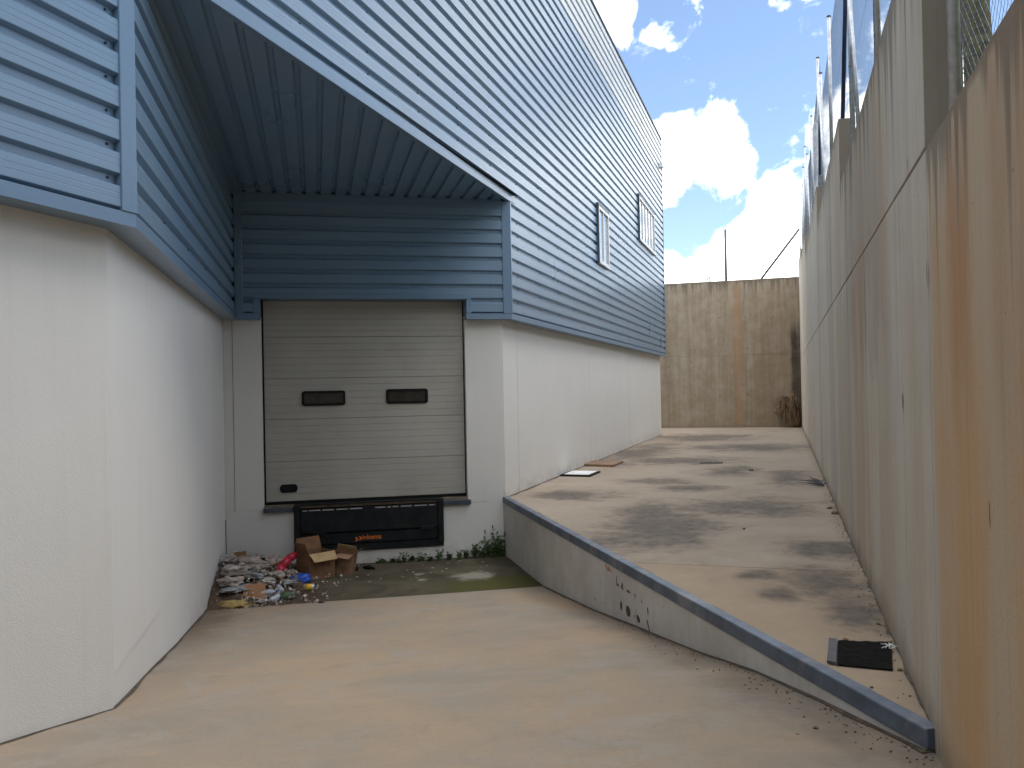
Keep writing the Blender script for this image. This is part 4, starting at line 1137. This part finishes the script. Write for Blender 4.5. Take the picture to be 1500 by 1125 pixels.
# ------------------------------------------------------------------ rubbish heap in the dock corner
def crumple(name, loc, size, seed, m, label, cat, group=None, rot=0.0, sub=3, amp=0.55, freq=2.2):
    bm = bmesh.new(); bmesh.ops.create_icosphere(bm, subdivisions=sub, radius=1.0)
    for v in bm.verts:
        q_ = v.co.copy()
        k_ = 1 + amp * noise.noise(q_ * freq + Vector((seed * 5.3, seed, 0))) + amp * .5 * noise.noise(q_ * freq * 2.7 + Vector((0, seed * 2.1, 4)))
        q_ = q_ * k_
        q_.z = max(q_.z, -0.45)
        v.co = Vector((q_.x * size[0], q_.y * size[1], q_.z * size[2]))
    me = bpy.data.meshes.new(name); bm.to_mesh(me); bm.free(); me.materials.append(m)
    me.polygons.foreach_set('use_smooth', [True] * len(me.polygons))
    o_ = bpy.data.objects.new(name, me); link(o_); o_.location = loc; o_.rotation_euler = (0, 0, rot)
    return tag(o_, label, cat, group)
# soil and fine litter under the heap
vs = []; fs = []; n_ = 22
for i in range(n_ + 1):
    for j in range(n_ + 1):
        s = -0.18 + 1.45 * i / n_; t = -0.15 + 2.5 * j / n_
        h_ = max(0, 1 - ((s + .1) / 1.15) ** 2 - ((t - .55) / 1.65) ** 2)
        vs.append(P(s, t, -0.862 + 0.30 * h_ * (0.75 + .5 * noise.noise(Vector((s * 4, t * 4, 1)))) - (0.03 if h_ <= 0 else 0)))
for i in range(n_):
    for j in range(n_):
        a = i * (n_ + 1) + j; fs.append((a, a + 1, a + n_ + 2, a + n_ + 1))
stuff(mk('rubbish_soil', vs, fs, M_DIRT, smooth=True))
def heap_z(s, t):
    h_ = max(0, 1 - ((s + .1) / 1.15) ** 2 - ((t - .55) / 1.65) ** 2); return -0.862 + 0.30 * h_
G = 'rubbish dumped in the dock corner'
bags = [(.06, 1.20, (.20, .15, .09), 'w', 'crumpled white plastic sheet against the left wall, in the middle of the heap'),
        (.20, .85, (.22, .18, .10), 'p', 'pinkish pale plastic sheet high on the heap'),
        (.02, 1.55, (.17, .14, .07), 'p', 'pinkish plastic sheet low at the left wall'),
        (.14, 1.74, (.20, .10, .05), 'g', 'grey plastic flap behind the dull yellow cloth'),
        (.39, 1.02, (.17, .12, .08), 'w', 'white plastic bag at the centre of the heap'),
        (.50, .60, (.17, .13, .09), 'p', 'pale plastic bag left of the red plastic'),
        (.00, .70, (.18, .22, .10), 'w', 'white plastic sheet at the top of the heap in the corner'),
        (.56, 1.18, (.10, .09, .07), 'w', 'small white bag left of the blue bag'),
        (.70, 1.34, (.12, .08, .05), 'g', 'grey plastic wrapper between the bottles and the yellow can'),
        (.45, 1.46, (.10, .10, .06), 'w', 'white wrapper above the clear bottles'),
        (.30, 1.34, (.12, .09, .06), 'g', 'grey crumpled wrapper above the brown cardboard piece'),
        (.57, 1.76, (.09, .07, .05), 'w', 'white crumpled wrapper at the front of the heap'),
        (.72, .96, (.10, .08, .06), 'p', 'pale wrapper behind the blue bag'),
        (.43, 1.95, (.07, .05, .03), 'w', 'white scrap on the right of the brown cardboard piece')]
mm = {'w': M_BAGW, 'g': M_BAGG, 'p': M_BAGP}
for i, (s, t, sz, k_, lab) in enumerate(bags):
    crumple('plastic_sheet' if sz[0] > .15 else 'plastic_wrapper', P(s, t, heap_z(s, t) + sz[2] * .25), (sz[0] * .95, sz[1] * .95, sz[2] * .75), i + 1, mm[k_], lab, 'plastic rubbish', G, i * 1.3, 4, .62, 1.6)
crumple('cloth', P(.10, 2.04, -.835), (.20, .09, .05), 40, M_YELC, 'dull yellow cloth crumpled at the front left of the heap', 'cloth', G, .3, 3, .7, 2.4)
crumple('plastic_bag', P(.86, 1.0, -.80), (.155, .10, .075), 41, M_BLUEP, 'bright blue plastic bag in front of the cardboard box', 'plastic bag', G, .5, 3, .4, 2.0)
# red plastic sleeve leaning on the box
m_ = MB(); pts = [P(.56, .95, -.72), P(.63, .88, -.64), P(.70, .80, -.56), P(.80, .72, -.52)]
for i, (a, b_) in enumerate(zip(pts, pts[1:])): m_.tube(a, b_, .065 - .004 * i, .062 - .006 * i, 9)
tag(m_.build('red_sleeve', M_REDP, None, True, P(.66, .85, -.7)), 'red plastic sleeve leaning against the left of the cardboard box', 'plastic rubbish', G)
def lathe(name, prof, m, parent, A, D, n_=12):
    D = D.normalized(); x = D.orthogonal().normalized(); y = D.cross(x); vs = []; fs = []
    for h_, r_ in prof:
        vs += [A + D * h_ + x * r_ * math.cos(6.2832 * i / n_) + y * r_ * math.sin(6.2832 * i / n_) for i in range(n_)]
    for k_ in range(len(prof) - 1):
        for i in range(n_):
            j = (i + 1) % n_; fs.append((k_ * n_ + i, k_ * n_ + j, (k_ + 1) * n_ + j, (k_ + 1) * n_ + i))
    return mk(name, vs, fs, m, parent, True)
cn = empty('drink_can', P(.98, 1.46, -.82), 'yellow labelled can lying right of the blue bag', 'can', G)
ax = UB * .95 + UA * .25 + Z * .05
lathe('body', [(-.07, .0), (-.07, .035), (-.062, .043), (.062, .043), (.07, .035), (.07, 0)], M_GALV, cn, P(.98, 1.46, -.815), ax)
lathe('label_wrap', [(-.045, .0435), (-.045, .0445), (.045, .0445), (.045, .0435)], M_YEL, cn, P(.98, 1.46, -.815), ax)
for i, (s, t, a, lab) in enumerate(((.48, 1.80, .4, 'clear crushed bottle lying left of the white flecks'), (.58, 1.90, 1.5, 'clear bottle lying at the very front of the heap'), (.62, 1.62, 2.4, 'clear bottle lying across the middle of the heap'))):
    bt = empty('plastic_bottle', P(s, t, heap_z(s, t) + .03), lab, 'bottle', G)
    ax = Vector((math.cos(a), math.sin(a), .12))
    lathe('body', [(-.10, 0), (-.10, .03), (-.09, .036), (-.03, .032), (.02, .036), (.06, .034), (.09, .013), (.11, .012), (.11, 0)], mat('clear_plastic', rough=0.15, spec=.6, build=varied((.42, .46, .50), .2, 20)), bt, P(s, t, heap_z(s, t) + .04), ax)
    lathe('cap', [(.105, 0), (.105, .0145), (.125, .0145), (.125, 0)], M_BLUEP, bt, P(s, t, heap_z(s, t) + .04), ax)
crumple('leafy_scrap', P(.70, 1.84, -.83), (.11, .07, .05), 44, M_GREENP, 'dull green crumpled scrap at the front of the heap', 'plastic rubbish', G, .2, 3, .8, 3)
# flat cardboard piece on the heap
def card(name, c, u, v, th, m, label=None, parent=None, cat='cardboard'):
    n_ = u.cross(v).normalized() * th
    vs = [c - u - v, c + u - v, c + u * .9 + v, c - u * .85 + v * .95]
    o_ = mk(name, vs + [p + n_ for p in vs], [(3, 2, 1, 0), (4, 5, 6, 7), (0, 1, 5, 4), (1, 2, 6, 5), (2, 3, 7, 6), (3, 0, 4, 7)], m, parent, False, None if parent else c)
    if label: tag(o_, label, cat, G)
    return o_
card('cardboard_piece', P(.33, 1.80, -.745), (UB * .14), (UA * -.06 + Z * .08), .006, mat('orange_brown_card', rough=.85, build=varied((.33, .165, .085), .15, 9)), 'flat orange brown cardboard piece lying on the front of the heap')
card('cardboard_piece', P(.08, .78, -.50), (UB * .09), (UA * -.02 + Z * .07), .005, M_CARD, 'brown cardboard corner sticking up at the left wall')
card('dark_scrap', P(.33, .72, -.585), (UB * .075), (UA * -.05 + Z * .025), .02, M_MAT, 'dark scrap behind the heap, right of the cardboard corner', None, 'scrap')
for i, (s, t, z_, l, a) in enumerate(((.36, 1.05, -.60, .20, .2), (.55, .85, -.60, .17, 1.1), (.62, 1.3, -.72, .13, 2.2))):
    m_ = MB(); d_ = Vector((math.cos(a), math.sin(a), .15)) * l; m_.frame_box(P(s, t, z_), d_.normalized(), Z, d_.normalized().cross(Z), -l, l, 0, .018, 0, .03)
    tag(m_.build('wood_strip', M_WOOD, None, False, P(s, t, z_)), ('thin wooden strip lying across the pale sheets', 'wooden strip lying below the red sleeve', 'short wooden strip near the small white bag')[i], 'wood', G)
for i, (s, t, lab) in enumerate(((1.12, 2.22, 'dark lump at the right edge of the soil in front of the can'), (1.02, 2.06, 'small brown lump in front of the yellow can'), (1.62, .30, 'dark rag lump right of the cardboard boxes'), (1.80, .28, 'dark rag at the wall foot right of the boxes'))):
    crumple('dirt_lump' if i < 2 else 'rag', P(s, t, -.85), (.05 + .05 * (i > 1), .03, .022 + .015 * (i > 1)), 60 + i, M_MAT if i != 1 else M_DIRT, lab, 'lump' if i < 2 else 'rag', G, i, 2)
# open cardboard box
def open_box(name, c, rot, w_, d_, h_, m, m_in, label, flaps, tilt=(0, 0)):
    b_ = empty(name, c, label, 'cardboard box', G)
    b_.rotation_euler = (tilt[0], tilt[1], rot)
    th = .005
    def part(nm, vs, mt_):
        me = bpy.data.meshes.new(nm); me.from_pydata(vs, [], [(3, 2, 1, 0), (4, 5, 6, 7), (0, 1, 5, 4), (1, 2, 6, 5), (2, 3, 7, 6), (3, 0, 4, 7)]); me.update(); me.materials.append(mt_)
        o_ = bpy.data.objects.new(nm, me); link(o_, b_)
    def bx_(x0, x1, y0, y1, z0, z1): return [(x0, y0, z0), (x1, y0, z0), (x1, y1, z0), (x0, y1, z0), (x0, y0, z1), (x1, y0, z1), (x1, y1, z1), (x0, y1, z1)]
    part('side_panel', bx_(-w_, w_, -d_, -d_ + th, 0, h_), m); part('side_panel', bx_(-w_, w_, d_ - th, d_, 0, h_), m)
    part('side_panel', bx_(-w_, -w_ + th, -d_ + th, d_ - th, 0, h_), m); part('side_panel', bx_(w_ - th, w_, -d_ + th, d_ - th, 0, h_), m)
    part('base_panel', bx_(-w_ + th, w_ - th, -d_ + th, d_ - th, 0, th), m)
    for e0, e1, outv, mt_ in flaps:
        e0, e1, outv = Vector(e0), Vector(e1), Vector(outv)
        nn = (e1 - e0).cross(outv).normalized() * th
        vs = [e0, e1, e1 + outv - (e1 - e0) * .06, e0 + outv + (e1 - e0) * .06]
        part('flap', [tuple(v) for v in vs] + [tuple(v + nn) for v in vs], mt_)
    return b_
ang = math.atan2(UB.y, UB.x)
w_, d_, h_ = .20, .17, .36
open_box('cardboard_box', P(1.06, .62, -.862), ang + 0.55, w_, d_, h_, M_CARD, M_CARD, 'large open brown cardboard box with raised flaps below the leveler',
         [((-w_, d_, h_), (w_, d_, h_), (0, .03, .17), M_CARD), ((-w_, -d_, h_), (w_, -d_, h_), (0, -.10, -.10), M_CARDL), ((w_, -d_, h_), (w_, d_, h_), (.13, 0, -.05), M_CARD), ((-w_, -d_, h_), (-w_, d_, h_), (-.05, 0, .14), M_CARD)])
w_, d_, h_ = .15, .11, .30
open_box('cardboard_box', P(1.42, .46, -.862), ang - 0.35, w_, d_, h_, M_CARDR, M_CARDR, 'smaller printed cardboard box leaning right of the large open box',
         [((-w_, d_, h_), (w_, d_, h_), (0, -.06, .09), M_CARDL), ((w_, -d_, h_), (w_, d_, h_), (.06, 0, .07), M_CARDR), ((-w_, -d_, h_), (w_, -d_, h_), (0, -.12, -.04), M_CARDR)], (0.0, R(9)))
# shreds and flecks
m_ = MB(); random.seed(77)
for i in range(1100):
    s = random.gauss(.45, .42); t = random.gauss(1.25, .55)
    if s < -.16 or t < -.1 or s > 1.5 or t > 2.35: continue
    c = P(s, t, max(heap_z(s, t), -.856) + random.uniform(.008, .05)); l = random.uniform(.006, .032)
    a = Vector((random.gauss(0, 1), random.gauss(0, 1), random.gauss(0, .5))).normalized(); b_ = a.orthogonal().normalized() * random.uniform(.3, .8)
    m_.add([c - a * l, c + b_ * l, c + a * l, c - b_ * l], [(0, 1, 2, 3)])
stuff(m_.build('litter_shreds', mat('pale_shreds', rough=.6, build=varied((.40, .36, .33), .6, 14, dirt=(.10, .07, .05), dirt_lo=.45, dirt_hi=.6))))
m_ = MB()
for i in range(40):
    s = random.uniform(1.5, 3.6); t = random.uniform(-.05, 1.2)
    c = P(s, t, -.861); l = random.uniform(.008, .03)
    m_.add([c + Vector((l, 0, .004)), c + Vector((0, l * .8, .006)), c + Vector((-l, 0, .004)), c + Vector((0, -l * .7, .005))], [(0, 1, 2, 3)])
stuff(m_.build('white_flecks', M_BAGW))
